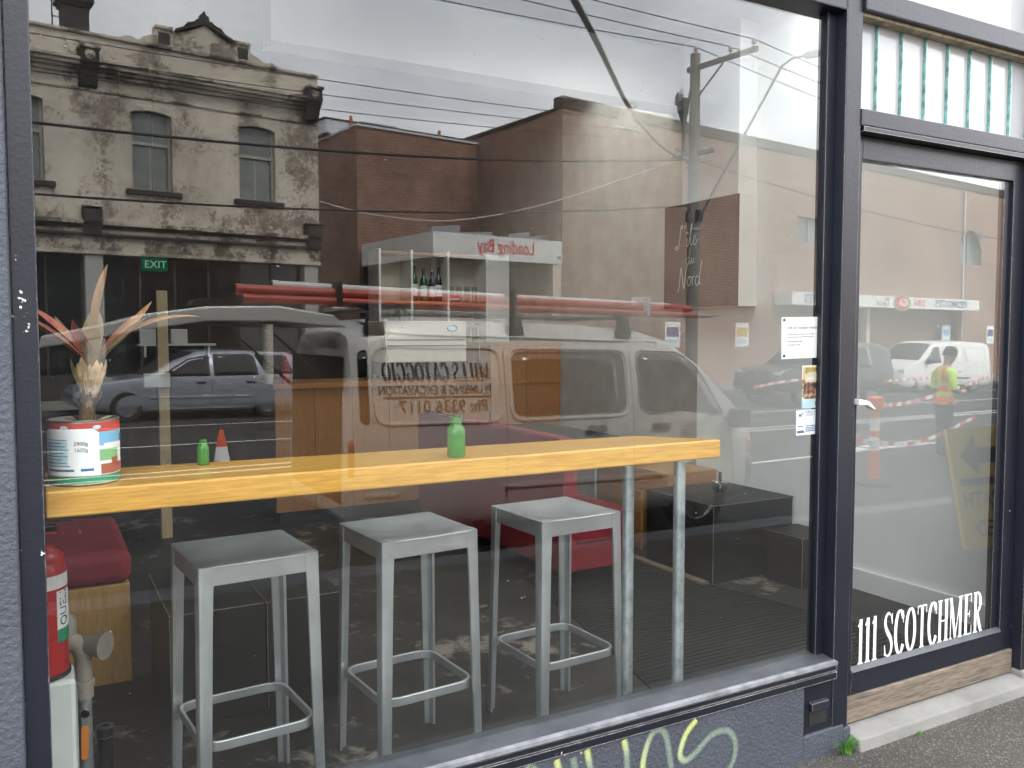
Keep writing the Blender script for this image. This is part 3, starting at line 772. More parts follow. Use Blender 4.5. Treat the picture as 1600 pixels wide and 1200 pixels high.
for i, (x, y, rz, lb) in enumerate([(0.556, 0.56, R(4.5), 'brushed aluminium bar stool nearest the fire extinguisher'),
                                    (1.125, 0.59, R(4.5), 'middle one of the three brushed aluminium bar stools'),
                                    (1.742, 0.60, R(3.0), 'brushed aluminium bar stool nearest the two steel pipe legs')]):
    o = proto if i == 0 else copy_tree(proto)
    o.location = (x, y, 0.001); o.rotation_euler = (0, 0, rz); tag(o, lb, 'stool', 'bar stools at the window')

def bottle(loc, sc_, label, group=None, mat='green_glass'):
    t = thing('bottle', label, 'bottle', loc, group=group)
    b = MB().lathe([(0.001, 0.0), (0.024, 0.0), (0.027, 0.005), (0.027, 0.050), (0.0267, 0.052), (0.0273, 0.055), (0.0270, 0.074), (0.0255, 0.083), (0.0215, 0.091), (0.017, 0.096), (0.0165, 0.100), (0.018, 0.101), (0.018, 0.106), (0.0165, 0.107), (0.0165, 0.117), (0.013, 0.117), (0.013, 0.094), (0.0255, 0.074), (0.0255, 0.010), (0.001, 0.006)], seg=24, cap=False)
    b.v = [(p[0] * sc_, p[1] * sc_, p[2] * sc_) for p in b.v]
    b.build('body', mat, t, smooth=50)
    q = MB().lathe([(0.0195, 0.109), (0.0195, 0.112)], seg=24); q.v = [(p[0] * sc_, p[1] * sc_, p[2] * sc_) for p in q.v]
    q.build('neck_ring', mat, t, smooth=50)
    return t
bottle((1.078, 0.085, 1.140), 1.0, 'bright green glass bottle standing on the pine bar, larger of two', 'green bottles')
bottle((0.397, 0.285, 1.140), 0.60, 'small green bottle at the back edge of the pine bar', 'green bottles')

# tin with the bromeliad
tp = thing('potted_plant', 'drying bromeliad growing from a red, white and green food tin on the bar', 'plant', (0.096, 0.145, 1.1395))
TR, TH = 0.080, 0.157
prof = [(0.001, 0.0), (TR - 0.004, 0.0), (TR, 0.003)] + [(TR - (0.0013 if i % 2 else 0), 0.012 + i * 0.0066) for i in range(21)] + [(TR, TH - 0.004), (TR + 0.002, TH - 0.002), (TR, TH), (TR - 0.004, TH - 0.001), (TR - 0.004, TH - 0.03), (0.001, TH - 0.032)]
tin = MB().lathe(prof, seg=48, cap=False).build('tin', 'tin_metal', tp, smooth=40)
def patch(name, a0, a1, z0, z1, mat, dr=0.0006, parent=tin, rnd_=0.0):
    mb = MB(); n = max(2, int(abs(a1 - a0) / 4))
    for i in range(n + 1):
        a = R(a0 + (a1 - a0) * i / n - 90)
        u = (i / n) * abs(a1 - a0); e = min(u, abs(a1 - a0) - u)
        cut = rnd_ * max(0, 1 - e / 7.0) if rnd_ else 0
        for z in (z0 + cut, z1 - cut): mb.v.append(((TR + dr) * math.cos(a), (TR + dr) * math.sin(a), z))
    for i in range(n): mb.f.append([2 * i, 2 * i + 2, 2 * i + 3, 2 * i + 1])
    return mb.build(name, mat, parent, fix=False)
patch('label_band', -178, 178, 0.024, 0.150, 'bright_white', 0.0004)
patch('label_band', -178, 178, 0.128, 0.1505, 'tin_red', 0.0008)
patch('label_band', -178, 178, 0.006, 0.022, 'tin_green', 0.0008)
patch('label_panel', -78, 20, 0.026, 0.137, 'paper_white', 0.0013, rnd_=0.008)
patch('label_panel', -90, -80, 0.026, 0.126, 'tin_red', 0.0010)
patch('label_panel', -68, -28, 0.052, 0.108, 'pale_blue_print', 0.0017)
patch('label_picture', 22, 75, 0.095, 0.127, 'sky_print', 0.0010); patch('label_picture', 30, 75, 0.086, 0.100, 'bright_white', 0.0014)
patch('label_picture', 22, 62, 0.058, 0.086, 'meadow_print', 0.0010); patch('label_picture', 24, 100, 0.026, 0.050, 'brown_print', 0.0012); patch('label_picture', 45, 62, 0.046, 0.064, 'brown_print', 0.0016)
patch('label_picture', 70, 100, 0.100, 0.118, 'print_blue', 0.0016)
for a in (-40, 12): patch('label_dot', a, a + 13, 0.134, 0.146, 'pale_blue_print', 0.0014, rnd_=0.004)
def tin_text(body, size, a0, z, mat):
    me = text_mesh(body, size)
    for v in me.vertices:
        a = R(a0 - 90) + v.co.x / TR; zz = z + v.co.y
        v.co = ((TR + 0.0021) * math.cos(a), (TR + 0.0021) * math.sin(a), zz)
    put('print', me, mat, tin)
tin_text('2900g', 0.0125, -18, 0.098, 'print_black'); tin_text('1600g', 0.0125, -18, 0.083, 'print_black')
for k in range(9): patch('print', -70, -24 - (k * 7) % 17, 0.048 + k * 0.0078, 0.0497 + k * 0.0078, 'print_blue', 0.0020)
patch('print', -70, -18, 0.036, 0.041, 'print_blue', 0.0019); patch('print', -8, 12, 0.036, 0.042, 'print_blue', 0.0019)
MB().lathe([(0.001, TH - 0.02), (TR - 0.005, TH - 0.02), (TR - 0.005, TH - 0.028)], seg=24, cap=False).build('soil', 'husk_dark', tp)
MB().tube([(0.005, 0, TH - 0.03), (0.012, 0, TH + 0.06), (0.022, 0, TH + 0.16)], [0.022, 0.016, 0.028], 10).build('stem', 'husk_dark', tp, smooth=60)
def strap(name, mat, base, d, length, w, rise, droop, twist=0.0, cup=0.25, n=10):
    """strap leaf from base leaning along direction d (radians), rising then drooping"""
    mb = MB(); dv = Vector((math.cos(d), math.sin(d), 0)); sv = Vector((-math.sin(d), math.cos(d), 0))
    p = Vector(base); ang = rise
    for i in range(n + 1):
        t = i / n
        ww = w * (0.55 + 0.9 * t) if t < 0.5 else w * (1.0 - ((t - 0.5) / 0.5) ** 2 * 0.93)
        tang = dv * math.cos(ang) + Vector((0, 0, 1)) * math.sin(ang); nor = tang.cross(sv)
        s2 = (sv * math.cos(twist * t) + nor * math.sin(twist * t))
        mb.v += [tuple(p + s2 * ww / 2 - nor * ww * cup), tuple(p), tuple(p - s2 * ww / 2 - nor * ww * cup)]
        p = p + tang * (length / n); ang -= droop / n
    for i in range(n):
        a = 3 * i; mb.f += [[a, a + 1, a + 4, a + 3], [a + 1, a + 2, a + 5, a + 4]]
    return mb.build(name, mat, tp, smooth=70)
top = (0.024, 0.0, TH + 0.13)
for nm, mt, dd, ln_, w, ri, dp, tw in (
    ('leaf', 'leaf_brown', R(185), 0.25, 0.040, R(97), R(-5), 0.7), ('leaf', 'leaf_pink', R(188), 0.23, 0.052, R(54), R(38), 0.2),
    ('leaf', 'leaf_pink', R(176), 0.20, 0.046, R(68), R(46), -0.3), ('leaf', 'leaf_green', R(150), 0.15, 0.046, R(62), R(20), 0.1),
    ('leaf', 'leaf_brown', R(-2), 0.21, 0.046, R(57), R(18), 0.5), ('leaf', 'leaf_pink', R(14), 0.16, 0.052, R(64), R(30), -0.2),
    ('leaf', 'leaf_brown', R(2), 0.30, 0.040, R(58), R(72), 0.0), ('leaf', 'leaf_green', R(-20), 0.18, 0.050, R(55), R(28), 0.2),
    ('leaf', 'leaf_green', R(80), 0.18, 0.044, R(75), R(40), 0.0), ('leaf', 'leaf_green', R(262), 0.13, 0.046, R(80), R(16), 0.3), ('leaf', 'leaf_pink', R(230), 0.13, 0.046, R(72), R(30), -0.2)):
    strap(nm, mt, top, dd, ln_, w, ri, dp, tw)
for k in range(16):
    a = R(k * 360 / 8 + (k // 8) * 22); lv2 = k // 8
    b0 = (0.016 + 0.010 * math.cos(a), 0.010 * math.sin(a), TH + 0.050 + 0.012 * lv2)
    strap('dry_husk', 'husk', b0, a, 0.085 + 0.012 * rnd.random(), 0.030, R(70 - 4 * lv2), R(-6), 0.0, 0.12, 5)
for k in range(12):
    a = R(k * 30 + 7); strap('dry_husk', 'husk_dark' if k % 3 else 'husk', (0.010 + 0.014 * math.cos(a), 0.014 * math.sin(a), TH - 0.015 + 0.035 * (k % 2)), a, 0.035 + 0.02 * rnd.random(), 0.016, R(40 + 30 * (k % 2)), R(50), 0.3, 0.1, 4)

# bench with the red cushion on the left
bn = thing('bench_seat', 'low pine box bench with a dark red seat cushion beside the left wall', 'bench', (0, 1.79, 0))
MB().box(-0.14, 0.325, 0.0, 0.82, 0.0, 0.43).build('box', 'pine_box', bn, 0.003)
MB().box(-0.14, 0.335, -0.012, 0.84, 0.432, 0.575).build('cushion', 'red_cushion', bn, 0.045, seg=5, smooth=60)

# extinguisher on a white box, hydrant valve, stub
wb = thing('utility_box', 'tall white enamelled box under the fire extinguisher', 'box', (0, 0.42, 0))
MB().box(-0.14, 0.070, 0.0, 0.14, 0.001, 0.548).build('casing', 'white_enamel', wb, 0.012)
MB().box(0.072, 0.0735, 0.03, 0.11, 0.05, 0.50).build('cover', 'white_enamel', wb, 0.002)
fe = thing('fire_extinguisher', 'red fire extinguisher with white band by the left window jamb', 'extinguisher', (-0.022, 0.50, 0.549))
MB().lathe([(0.001, 0), (0.074, 0.0), (0.080, 0.008), (0.080, 0.30), (0.074, 0.335), (0.050, 0.358), (0.026, 0.368), (0.001, 0.370)], seg=32, cap=False).build('cylinder', 'extinguisher_red', fe, smooth=50)
MB().lathe([(0.0845, 0.0), (0.0845, 0.012)], seg=32).build('base_ring', 'black_metal', fe)
MB().lathe([(0.0807, 0.252), (0.0807, 0.290)], seg=32, cap=False).build('band', 'bright_white', fe)
lb = MB()
for i in range(9):
    a = R(-50 + i * 7); lb.v += [(0.0810 * math.cos(a), 0.0810 * math.sin(a), 0.10), (0.0810 * math.cos(a), 0.0810 * math.sin(a), 0.245)]
for i in range(8): lb.f.append([2 * i, 2 * i + 2, 2 * i + 3, 2 * i + 1])
lb.build('label', 'bright_white', fe, fix=False)
me = text_mesh('QUELL', 0.040)
for v in me.vertices: x, y = v.co.x, v.co.y; a = R(-38) - 0 + (-y) / 0.081; v.co = (0.0816 * math.cos(a + 0.25), 0.0816 * math.sin(a + 0.25), 0.145 + x * 0.9)
put('print', me, 'print_black', fe)
gl_ = MB()
for i in range(9):
    a = R(-50 + i * 7); gl_.v += [(0.0814 * math.cos(a), 0.0814 * math.sin(a), 0.10), (0.0814 * math.cos(a), 0.0814 * math.sin(a), 0.138)]
for i in range(8): gl_.f.append([2 * i, 2 * i + 2, 2 * i + 3, 2 * i + 1])
gl_.build('label', 'tin_green', fe, fix=False)
MB().lathe([(0.018, 0.368), (0.018, 0.395), (0.026, 0.397), (0.026, 0.42), (0.012, 0.425)], seg=16).build('valve', 'chrome', fe, smooth=40)
MB().tube([(0.0, 0, 0.408), (0.06, -0.01, 0.410)], 0.014, 12).build('gauge', 'chrome', fe, smooth=40)
MB().box(-0.05, 0.10, -0.010, 0.010, 0.428, 0.436).build('lever', 'black_metal', fe, 0.002)

hv = thing('hydrant_valve', 'putty coloured pipe valve with an orange lever beside the fire extinguisher', 'valve', (0.0, 0.66, 0.0))
MB().tube([(0.098, 0, 0.0), (0.098, 0, 0.40)], 0.021, 14).build('riser', 'galvanised', hv, smooth=40)
MB().lathe([(0.027, 0.40), (0.027, 0.435), (0.031, 0.437), (0.031, 0.452), (0.024, 0.455)], (0.098, 0, 0), 18).build('union', 'putty_pipe', hv, smooth=35)
MB().tube([(0.098, 0, 0.45), (0.098, 0, 0.53), (0.090, 0, 0.56), (0.050, 0.02, 0.585), (-0.02, 0.03, 0.59)], [0.024, 0.024, 0.028, 0.028, 0.028], 16).build('elbow', 'putty_pipe', hv, smooth=50)
MB().tube([(0.055, 0.015, 0.585), (0.060, 0.02, 0.635), (0.03, 0.03, 0.655)], [0.028, 0.028, 0.026], 16).build('elbow', 'putty_pipe', hv, smooth=50)
cp = MB().lathe([(0.026, -0.06), (0.030, -0.02), (0.040, 0.020), (0.042, 0.026), (0.001, 0.028)], (0, 0, 0), 22, 'x', cap=False)
rot_ = Matrix.Rotation(R(-38), 4, 'Z'); cp.v = [tuple(rot_ @ Vector(p) + Vector((0.138, -0.02, 0.560))) for p in cp.v]
cp.build('cap', 'putty_pipe', hv, smooth=40)
MB().tube([(0.098, -0.022, 0.36), (0.098, -0.034, 0.36)], 0.013, 6).build('nut', 'chrome', hv)
MB().prism([(0.088, 0.37), (0.108, 0.37), (0.106, 0.315), (0.088, 0.315)], 'y', -0.034, -0.030).build('lever_shank', 'galvanised', hv)
MB().prism(rounded([(0.086, 0.325), (0.107, 0.325), (0.103, 0.222), (0.083, 0.222)], 0.009), 'y', -0.040, -0.0305).build('lever', 'orange_plastic', hv, 0.002)
ps = MB().lathe([(0.024, 0.0), (0.024, 0.15), (0.027, 0.152), (0.027, 0.185), (0.018, 0.187), (0.018, 0.12), (0.001, 0.12)], seg=16, cap=False).build('pipe_stub', 'navy_edge', None, smooth=40, loc=(0.168, 0.93, 0.0))
tag(ps, 'short black painted pipe stub standing on the floor near the orange lever', 'pipe')

# black boxes used as tables
def black_box(name, label, cat, x0, x1, y0, y1, h, group=None, seam=None):
    t = thing(name, label, cat, (x0, y0, 0), group=group)
    w, d = x1 - x0, y1 - y0
    MB().box(0.002, w - 0.002, 0.002, d - 0.002, 0.0, h - 0.019).build('body', 'black_ply', t, 0.002)
    if seam:
        MB().box(0, w, 0, d * seam - 0.0015, h - 0.018, h).build('top_board', 'black_ply', t, 0.002)
        MB().box(0, w, d * seam + 0.0015, d, h - 0.018, h).build('top_board', 'black_ply', t, 0.002)
    else: MB().box(0, w, 0, d, h - 0.018, h).build('top_board', 'black_ply', t, 0.002)
    for a, b in (((0, 0), (w, 0)), ((0, 0), (0, d))):
        MB().tube([(a[0], a[1], h - 0.001), (b[0], b[1], h - 0.001)], 0.0013, 6).build('worn_edge', 'black_edge', t)
    MB().tube([(0, 0, 0.0), (0, 0, h)], 0.0013, 6).build('worn_edge', 'black_edge', t)
    return t
black_box('box_table', 'black plywood box table with worn edges, left one of the joined pair', 'table', 0.41, 0.768, 1.20, 1.86, 0.44, 'black box tables behind the stools', 0.62)
black_box('box_table', 'black plywood box table with worn edges, right one of the joined pair', 'table', 0.773, 1.08, 1.20, 1.86, 0.44, 'black box tables behind the stools', 0.62)
black_box('box_table', 'large black box table with a chrome sugar pot on top', 'table', 3.52, 4.185, 1.66, 2.31, 0.475, None, 0.55)
black_box('low_stool', 'low black box seat in front of the white wall near the door post', 'stool', 3.90, 4.185, 1.32, 1.63, 0.305)
sp_ = thing('sugar_pot', 'small chrome sugar pot with a black knob on the black box table', 'pot', (3.90, 2.02, 0.4765))
MB().lathe([(0.001, 0), (0.044, 0.0), (0.047, 0.004), (0.047, 0.055), (0.050, 0.057), (0.050, 0.063), (0.046, 0.066), (0.020, 0.074), (0.006, 0.076), (0.001, 0.076)], seg=24, cap=False).build('body', 'chrome', sp_, smooth=40)
MB().lathe([(0.008, 0.076), (0.011, 0.090), (0.009, 0.125), (0.001, 0.128)], seg=14).build('knob', 'black_metal', sp_, smooth=40)
wd = thing('timber_crate', 'brown timber box seat behind the black box table', 'box', (3.74, 2.36, 0))
MB().box(0, 0.44, 0, 0.86, 0, 0.535).build('body', 'veneer', wd, 0.003)
MB().box(-0.004, 0.444, -0.004, 0.864, 0.536, 0.552).build('lid', 'pine_box', wd, 0.003)
pn = thing('plywood_panel', 'narrow upright plywood panel standing near the steel pipes', 'panel', (3.66, 2.55, 0))
MB().box(0, 0.022, 0, 0.34, 0, 0.41).build('board', 'veneer', pn, 0.001)
MB().box(-0.001, 0.023, -0.003, -0.0005, 0, 0.41).build('edge', 'pine_box', pn)
bt = thing('cafe_table', 'black topped cafe table on one thin steel leg behind the red settee', 'table', (3.28, 3.5, 0))
MB().box(-0.42, 0.60, -0.75, 0.75, 0.705, 0.73).build('table_top', 'black_ply', bt, 0.004)
MB().tube([(0.30, -0.51, 0.012), (0.30, -0.51, 0.704)], 0.016, 12).build('leg', 'galvanised', bt, smooth=40)
MB().tube([(-0.2, 0.55, 0.012), (-0.2, 0.55, 0.704)], 0.016, 12).build('leg', 'galvanised', bt, smooth=40)
MB().lathe([(0.001, 0.0), (0.16, 0.0), (0.15, 0.010), (0.02, 0.014)], (0.30, -0.51, 0), 20, cap=False).build('base', 'black_metal', bt)
MB().lathe([(0.001, 0.0), (0.16, 0.0), (0.15, 0.010), (0.02, 0.014)], (-0.2, 0.55, 0), 20, cap=False).build('base', 'black_metal', bt)

# red settee seen from behind
rs = thing('red_settee', 'dark red vinyl settee with rounded back and chrome trim', 'settee', (2.65, 1.96, 0))
MB().prism(rounded([(0.0, 0.10), (2.18, 0.10), (2.18, 0.90), (0.0, 0.90)], [0.03, 0.03, 0.12, 0.09], 8), 'x', 0.0, 0.10).build('backrest', 'red_vinyl', rs, 0.018, smooth=50, seg=4)
MB().box(0.10, 0.52, 0.02, 2.16, 0.26, 0.44).build('seat', 'red_vinyl', rs, 0.03, smooth=50, seg=4)
MB().box(0.11, 0.50, 0.04, 2.14, 0.10, 0.258).build('seat_base', 'red_vinyl', rs, 0.006)
for x, y in ((0.045, 0.03), (0.045, 2.13), (0.47, 0.06), (0.47, 2.10)):
    MB().tube([(x, y, 0.0), (x, y, 0.12)], 0.017, 10).build('leg', 'red_vinyl', rs, smooth=40)
MB().tube([(-0.004, 1.35, 0.897), (-0.004, 2.05, 0.897)], 0.006, 8).build('chrome_trim', 'chrome', rs, smooth=40)
MB().tube([(0.022, 1.40, 0.908), (0.022, 2.05, 0.908)], 0.006, 8).build('chrome_trim', 'chrome', rs, smooth=40)

# rubber mat and board on the floor
mt = thing('floor_mat', 'black ribbed rubber mat covering the floor right of the stools', 'mat', (2.10, 0.10, 0.0005))
mm = MB().prism([(0.02, 0.0), (1.75, 0.0), (1.40, 1.50), (1.40, 2.2), (0.48, 2.2), (0.36, 1.5)], 'z', 0.0, 0.006).build('sheet', 'rubber_mat', mt)
for k in range(60):
    y = 0.03 + k * 0.036; x0 = 0.02 + 0.34 * min(1, y / 1.5) + (0.12 * max(0, (y - 1.5) / 0.7)); x1 = 1.75 - 0.35 * min(1, y / 1.5)
    MB().box(x0 + 0.02, x1 - 0.02, y, y + 0.014, 0.006, 0.010).build('rib', 'rubber_mat', mt)
fb = MB().box(0, 0.055, 0, 0.75, 0, 0.022).build('floor_board', 'weathered_board', None, 0.003, loc=(3.44, 1.66, 0.0)); tag(fb, 'narrow weathered board lying on the floor beside the black box table', 'board')
tcn = MB().lathe([(0.001, 0), (0.035, 0), (0.036, 0.003), (0.036, 0.085), (0.034, 0.09), (0.001, 0.09)], seg=20, cap=False).build('tin_can', 'tin_metal', None, smooth=40, loc=(3.42, 2.47, 0.0)); tag(tcn, 'small bare metal tin on the floor behind the steel pipes', 'can')

# service counter and machines
cv = thing('service_counter', 'timber veneer service counter with vertical grain and a taller end block', 'counter', (0, 4.5, 0))
for k in range(6): MB().box(1.61 + k * 0.3135, 1.61 + (k + 1) * 0.3135 - 0.003, 0, 0.018, 0.105, 1.075).build('front_panel', 'veneer', cv, 0.001)
MB().box(1.612, 3.488, 0.019, 0.68, 0.105, 1.075).build('carcass', 'veneer', cv)
MB().box(1.59, 3.49, -0.03, 0.70, 1.076, 1.115).build('counter_top', 'veneer', cv, 0.003)
MB().box(1.65, 4.15, 0.05, 0.65, 0.0, 0.104).build('plinth', 'black_metal', cv)
for k in range(2): MB().box(3.492 + k * 0.362, 3.492 + (k + 1) * 0.362 - 0.003, -0.02, 0.0, 0.105, 1.41).build('front_panel', 'veneer', cv, 0.001)
MB().box(3.494, 4.212, 0.001, 0.68, 0.105, 1.41).build('carcass', 'veneer', cv)
MB().box(3.485, 4.215, -0.03, 0.69, 1.411, 1.435).build('end_top', 'veneer', cv, 0.002)
MB().box(3.495, 4.212, -0.027, -0.0205, 1.06, 1.075).build('rail', 'veneer', cv)
em = thing('espresso_machine', 'cream espresso machine with grooved front and oval badge on the service counter', 'coffee machine', (2.56, 4.62, 1.116))
MB().prism(rounded([(0, 0.15), (0.76, 0.15), (0.76, 0.50), (0, 0.50)], 0.012), 'y', 0.0, 0.42).build('casing', 'cream_panel', em, 0.006)
for z in (0.285, 0.335): MB().box(0.02, 0.75, -0.004, -0.001, z, z + 0.010).build('groove', 'black_metal', em)
b_ = MB().lathe([(0.001, -0.006), (0.045, -0.006), (0.052, 0.0)], seg=24, axis='y', cap=False)
b_.v = [(p[0] + 0.62, p[1], p[2] * 0.55 + 0.44) for p in b_.v]; b_.build('badge', 'pale_blue_print', em, smooth=40)
b_ = MB().lathe([(0.040, -0.007), (0.052, -0.007)], seg=24, axis='y', cap=False); b_.v = [(p[0] + 0.62, p[1] - 0.0006 * (i % 2), p[2] * 0.55 + 0.44) for i, p in enumerate(b_.v)]; b_.build('badge_rim', 'chrome', em)
MB().tube([(0.0, -0.03, 0.05), (0.0, -0.03, 0.51)], 0.009, 10).build('steam_wand', 'chrome', em, smooth=40)
MB().tube([(0.80, -0.03, 0.47), (0.86, -0.04, 0.47), (0.875, -0.04, 0.40), (0.87, -0.04, 0.10)], 0.007, 10).build('steam_wand', 'chrome', em, smooth=40)
MB().box(0.03, 0.73, 0.02, 0.40, 0.03, 0.149).build('drip_base', 'black_metal', em, 0.004)
for x in (0.07, 0.69):
    for y in (0.06, 0.36): MB().lathe([(0.02, 0.0), (0.016, 0.03)], (x, y, 0), 10).build('foot', 'black_metal', em)
def tumbler(name, loc, h, r, label, mat='plain_glass'):
    o = MB().lathe([(0.001, 0), (r * 0.8, 0), (r, h), (r - 0.002, h), (r * 0.8 - 0.002, 0.006), (0.001, 0.006)], seg=16, cap=False).build(name, mat, None, smooth=40, loc=loc)
    return tag(o, label, 'glass', 'drinking glasses')
for k in range(3): tumbler('drinking_glass', (2.66 + k * 0.09, 4.72, 1.6165), 0.10, 0.032, ['left', 'middle', 'right'][k] + ' of three drinking glasses on top of the cream espresso machine')
def cup_stack(loc, n, pitch, r, mat, label):
    t = thing('cup_stack', label, 'cups', loc)
    for k in range(n): MB().lathe([(r * 0.75, 0), (r * 0.80, 0.002), (r, 0.075), (r + 0.003, 0.077), (r, 0.080), (r - 0.003, 0.078)][::-1], (0, 0, k * pitch), 16).build('cup', mat, t, smooth=30)
    return t
cup_stack((1.585, 4.60, 1.116), 17, 0.024, 0.042, 'cup_paper', 'tall stack of beige paper cups on the left end of the counter')
cup_stack((1.72, 4.62, 1.116), 9, 0.021, 0.040, 'cup_red', 'shorter stack of red paper cups on the counter')
# back counter and shelves
bc = thing('back_counter', 'low dark back counter below the white bottle shelves', 'counter', (2.5, 5.25, 0))
MB().box(0, 1.70, 0, 0.60, 0, 0.93).build('carcass', 'dark_wall', bc, 0.003); MB().box(-0.01, 1.71, -0.02, 0.60, 0.931, 0.96).build('work_top', 'black_ply', bc, 0.003)
su = thing('shelf_unit', 'white open shelf unit holding bottles and glasses on the back counter', 'shelf', (2.80, 5.40, 0.961))
for x in (0.0, 0.32, 0.70, 1.12, 1.36): MB().box(x, x + 0.022, 0, 0.28, 0, 1.34).build('upright', 'white_wall', su, 0.002)
MB().box(0.0, 1.382, 0.281, 0.295, 0, 1.34).build('back_panel', 'cup_paper', su)
for z in (0.02, 0.44, 0.84, 1.30): 
    for x0, x1 in ((0.022, 0.32), (0.342, 0.70), (0.722, 1.12), (1.142, 1.36)): MB().box(x0 + 0.0005, x1 - 0.0005, 0.01, 0.28, z, z + 0.022).build('shelf', 'veneer', su, 0.001)
MB().box(1.14, 1.36, -0.006, -0.001, 0.43, 1.33).build('door_panel', 'white_wall', su, 0.002)
def tall_bottle(loc, h, mat, label):
    t = thing('tall_bottle', label, 'bottle', loc, group='bottles on the white shelves')
    MB().lathe([(0.001, 0), (0.034, 0), (0.037, 0.006), (0.037, h * 0.58), (0.030, h * 0.68), (0.015, h * 0.76), (0.0135, h * 0.97), (0.016, h * 0.972), (0.016, h), (0.001, h)], seg=16, cap=False).build('body', mat, t, smooth=45)
    MB().lathe([(0.0376, h * 0.15), (0.0376, h * 0.48)], seg=16, cap=False).build('label', 'paper_white', t, smooth=45)
ZS = 0.961 + 0.862 + 0.001
for k, (x, h, mtn, l) in enumerate([(3.20, 0.34, 'dark_green_glass', 'green wine bottle at the left of the shelf row'), (3.30, 0.31, 'dark_green_glass', 'shorter green bottle second in the shelf row'), (3.39, 0.30, 'dark_bottle', 'dark bottle between the green and blue bottles on the shelf'), (3.455, 0.33, 'dark_bottle', 'tallest dark bottle at the right of the shelf row')]):
    tall_bottle((x - 0.001, 5.52, ZS), h, mtn, l)
bx = thing('tea_box', 'small red and blue carton lying on the bottle shelf', 'carton', (3.56, 5.47, ZS)); MB().box(0, 0.10, 0, 0.1, 0, 0.06).build('carton', 'bright_white', bx, 0.001); MB().box(-0.001, 0.101, -0.002, -0.0005, 0.035, 0.06).build('print', 'print_red', bx); MB().box(-0.001, 0.101, -0.002, -0.0005, 0.0, 0.016).build('print', 'print_blue', bx)
wher = ['far left', 'second', 'third', 'far right']
for r_ in range(2):
    for k in range(4): tumbler('drinking_glass', (3.585 + k * 0.085, 5.50, (ZS if r_ == 0 else 0.961 + 0.463)), 0.15, 0.030, '%s glass in the %s shelf row of glasses' % (wher[k], ('upper', 'lower')[r_]))
ws = thing('wall_shelf', 'thin white wall shelf with two white boxes on the brown back wall', 'shelf', (0.78, 5.98, 1.40)); MB().box(0, 0.66, 0, 0.215, 0, 0.02).build('board', 'white_wall', ws, 0.002)
for x in (0.05, 0.59): MB().box(x, x + 0.02, 0.02, 0.215, -0.10, -0.0005).build('bracket', 'white_wall', ws)
for k, x in enumerate((0.80, 1.06)):
    b_ = MB().box(0, 0.14, 0, 0.12, 0, 0.13).build('storage_box', 'white_wall', None, 0.004, loc=(x, 6.02, 1.4205)); tag(b_, ('left', 'right')[k] + ' white storage box on the thin wall shelf', 'box')
tpst = thing('timber_post', 'pale timber post standing behind the plant near the green exit sign', 'post', (0.77, 4.5, 0)); MB().box(0, 0.075, 0, 0.075, 0, 1.82).build('shaft', 'pale_timber', tpst, 0.003); MB().box(-0.10, 0.075, -0.05, -0.001, 1.12, 1.22).build('bracket', 'white_wall', tpst, 0.002)
ex = thing('exit_sign', 'small green exit sign hanging in the dark at the back', 'sign', (0.78, 5.5, 2.03)); MB().box(0, 0.20, 0, 0.03, 0, 0.105).build('box', 'exit_green', ex, 0.002)
text_obj('lettering', 'EXIT', 0.085, 'exit_white', ex, (0.018, -0.002, 0.024)); MB().tube([(0.1, 0.015, 0.105), (0.1, 0.015, 1.52)], 0.006, 8).build('rod', 'black_metal', ex)

# black wall sign with handwriting
sg = thing('wall_sign', 'square black sign box with white handwriting on the white right wall', 'sign', (4.05, 2.04, 1.69))
MB().box(0.006, 0.168, 0, 0.76, 0, 0.735).build('box', 'white_wall', sg, 0.002); MB().box(0, 0.0055, 0.001, 0.759, 0.001, 0.734).build('face', 'black_panel', sg)
def script(strokes, size, y0, z0):
    """handwriting on the face: u runs toward -y"""
    mb = MB()
    for st in strokes:
        P = cr(st, 6); ribbon(mb, P, 0.026)
    mb.v = [(-0.0008 - 1e-6 * i, y0 - p[0] * size, z0 + p[1] * size) for i, p in enumerate(mb.v)]
    return mb.build('handwriting', 'chalk_white', sg, fix=False)
script([[(0.10, 0.02), (0.02, -0.02), (-0.06, 0.06), (0.02, 0.14), (0.14, 0.05), (0.22, 0.4), (0.28, 0.9), (0.38, 1.0), (0.36, 0.86)], [(0.55, 0.98), (0.53, 0.86)],
        [(0.70, 0.45), (0.68, 0.12), (0.74, 0.10), (0.82, 0.25)], [(0.64, 0.60), (0.71, 0.70), (0.77, 0.60)], [(0.82, 0.25), (0.98, 0.80), (1.02, 1.0), (0.95, 0.95), (0.90, 0.40), (0.96, 0.10), (1.06, 0.22)],
        [(1.06, 0.22), (1.22, 0.38), (1.20, 0.52), (1.12, 0.42), (1.14, 0.14), (1.24, 0.14), (1.36, 0.34)]], 0.165, 0.625, 0.42)
script([[(0.34, 0.40), (0.20, 0.46), (0.10, 0.22), (0.20, 0.06), (0.34, 0.24), (0.44, 1.0)], [(0.36, 0.40), (0.36, 0.10), (0.46, 0.10), (0.58, 0.44)], [(0.58, 0.44), (0.56, 0.14), (0.64, 0.12), (0.76, 0.40), (0.74, 0.14), (0.82, 0.12)]], 0.125, 0.53, 0.30)
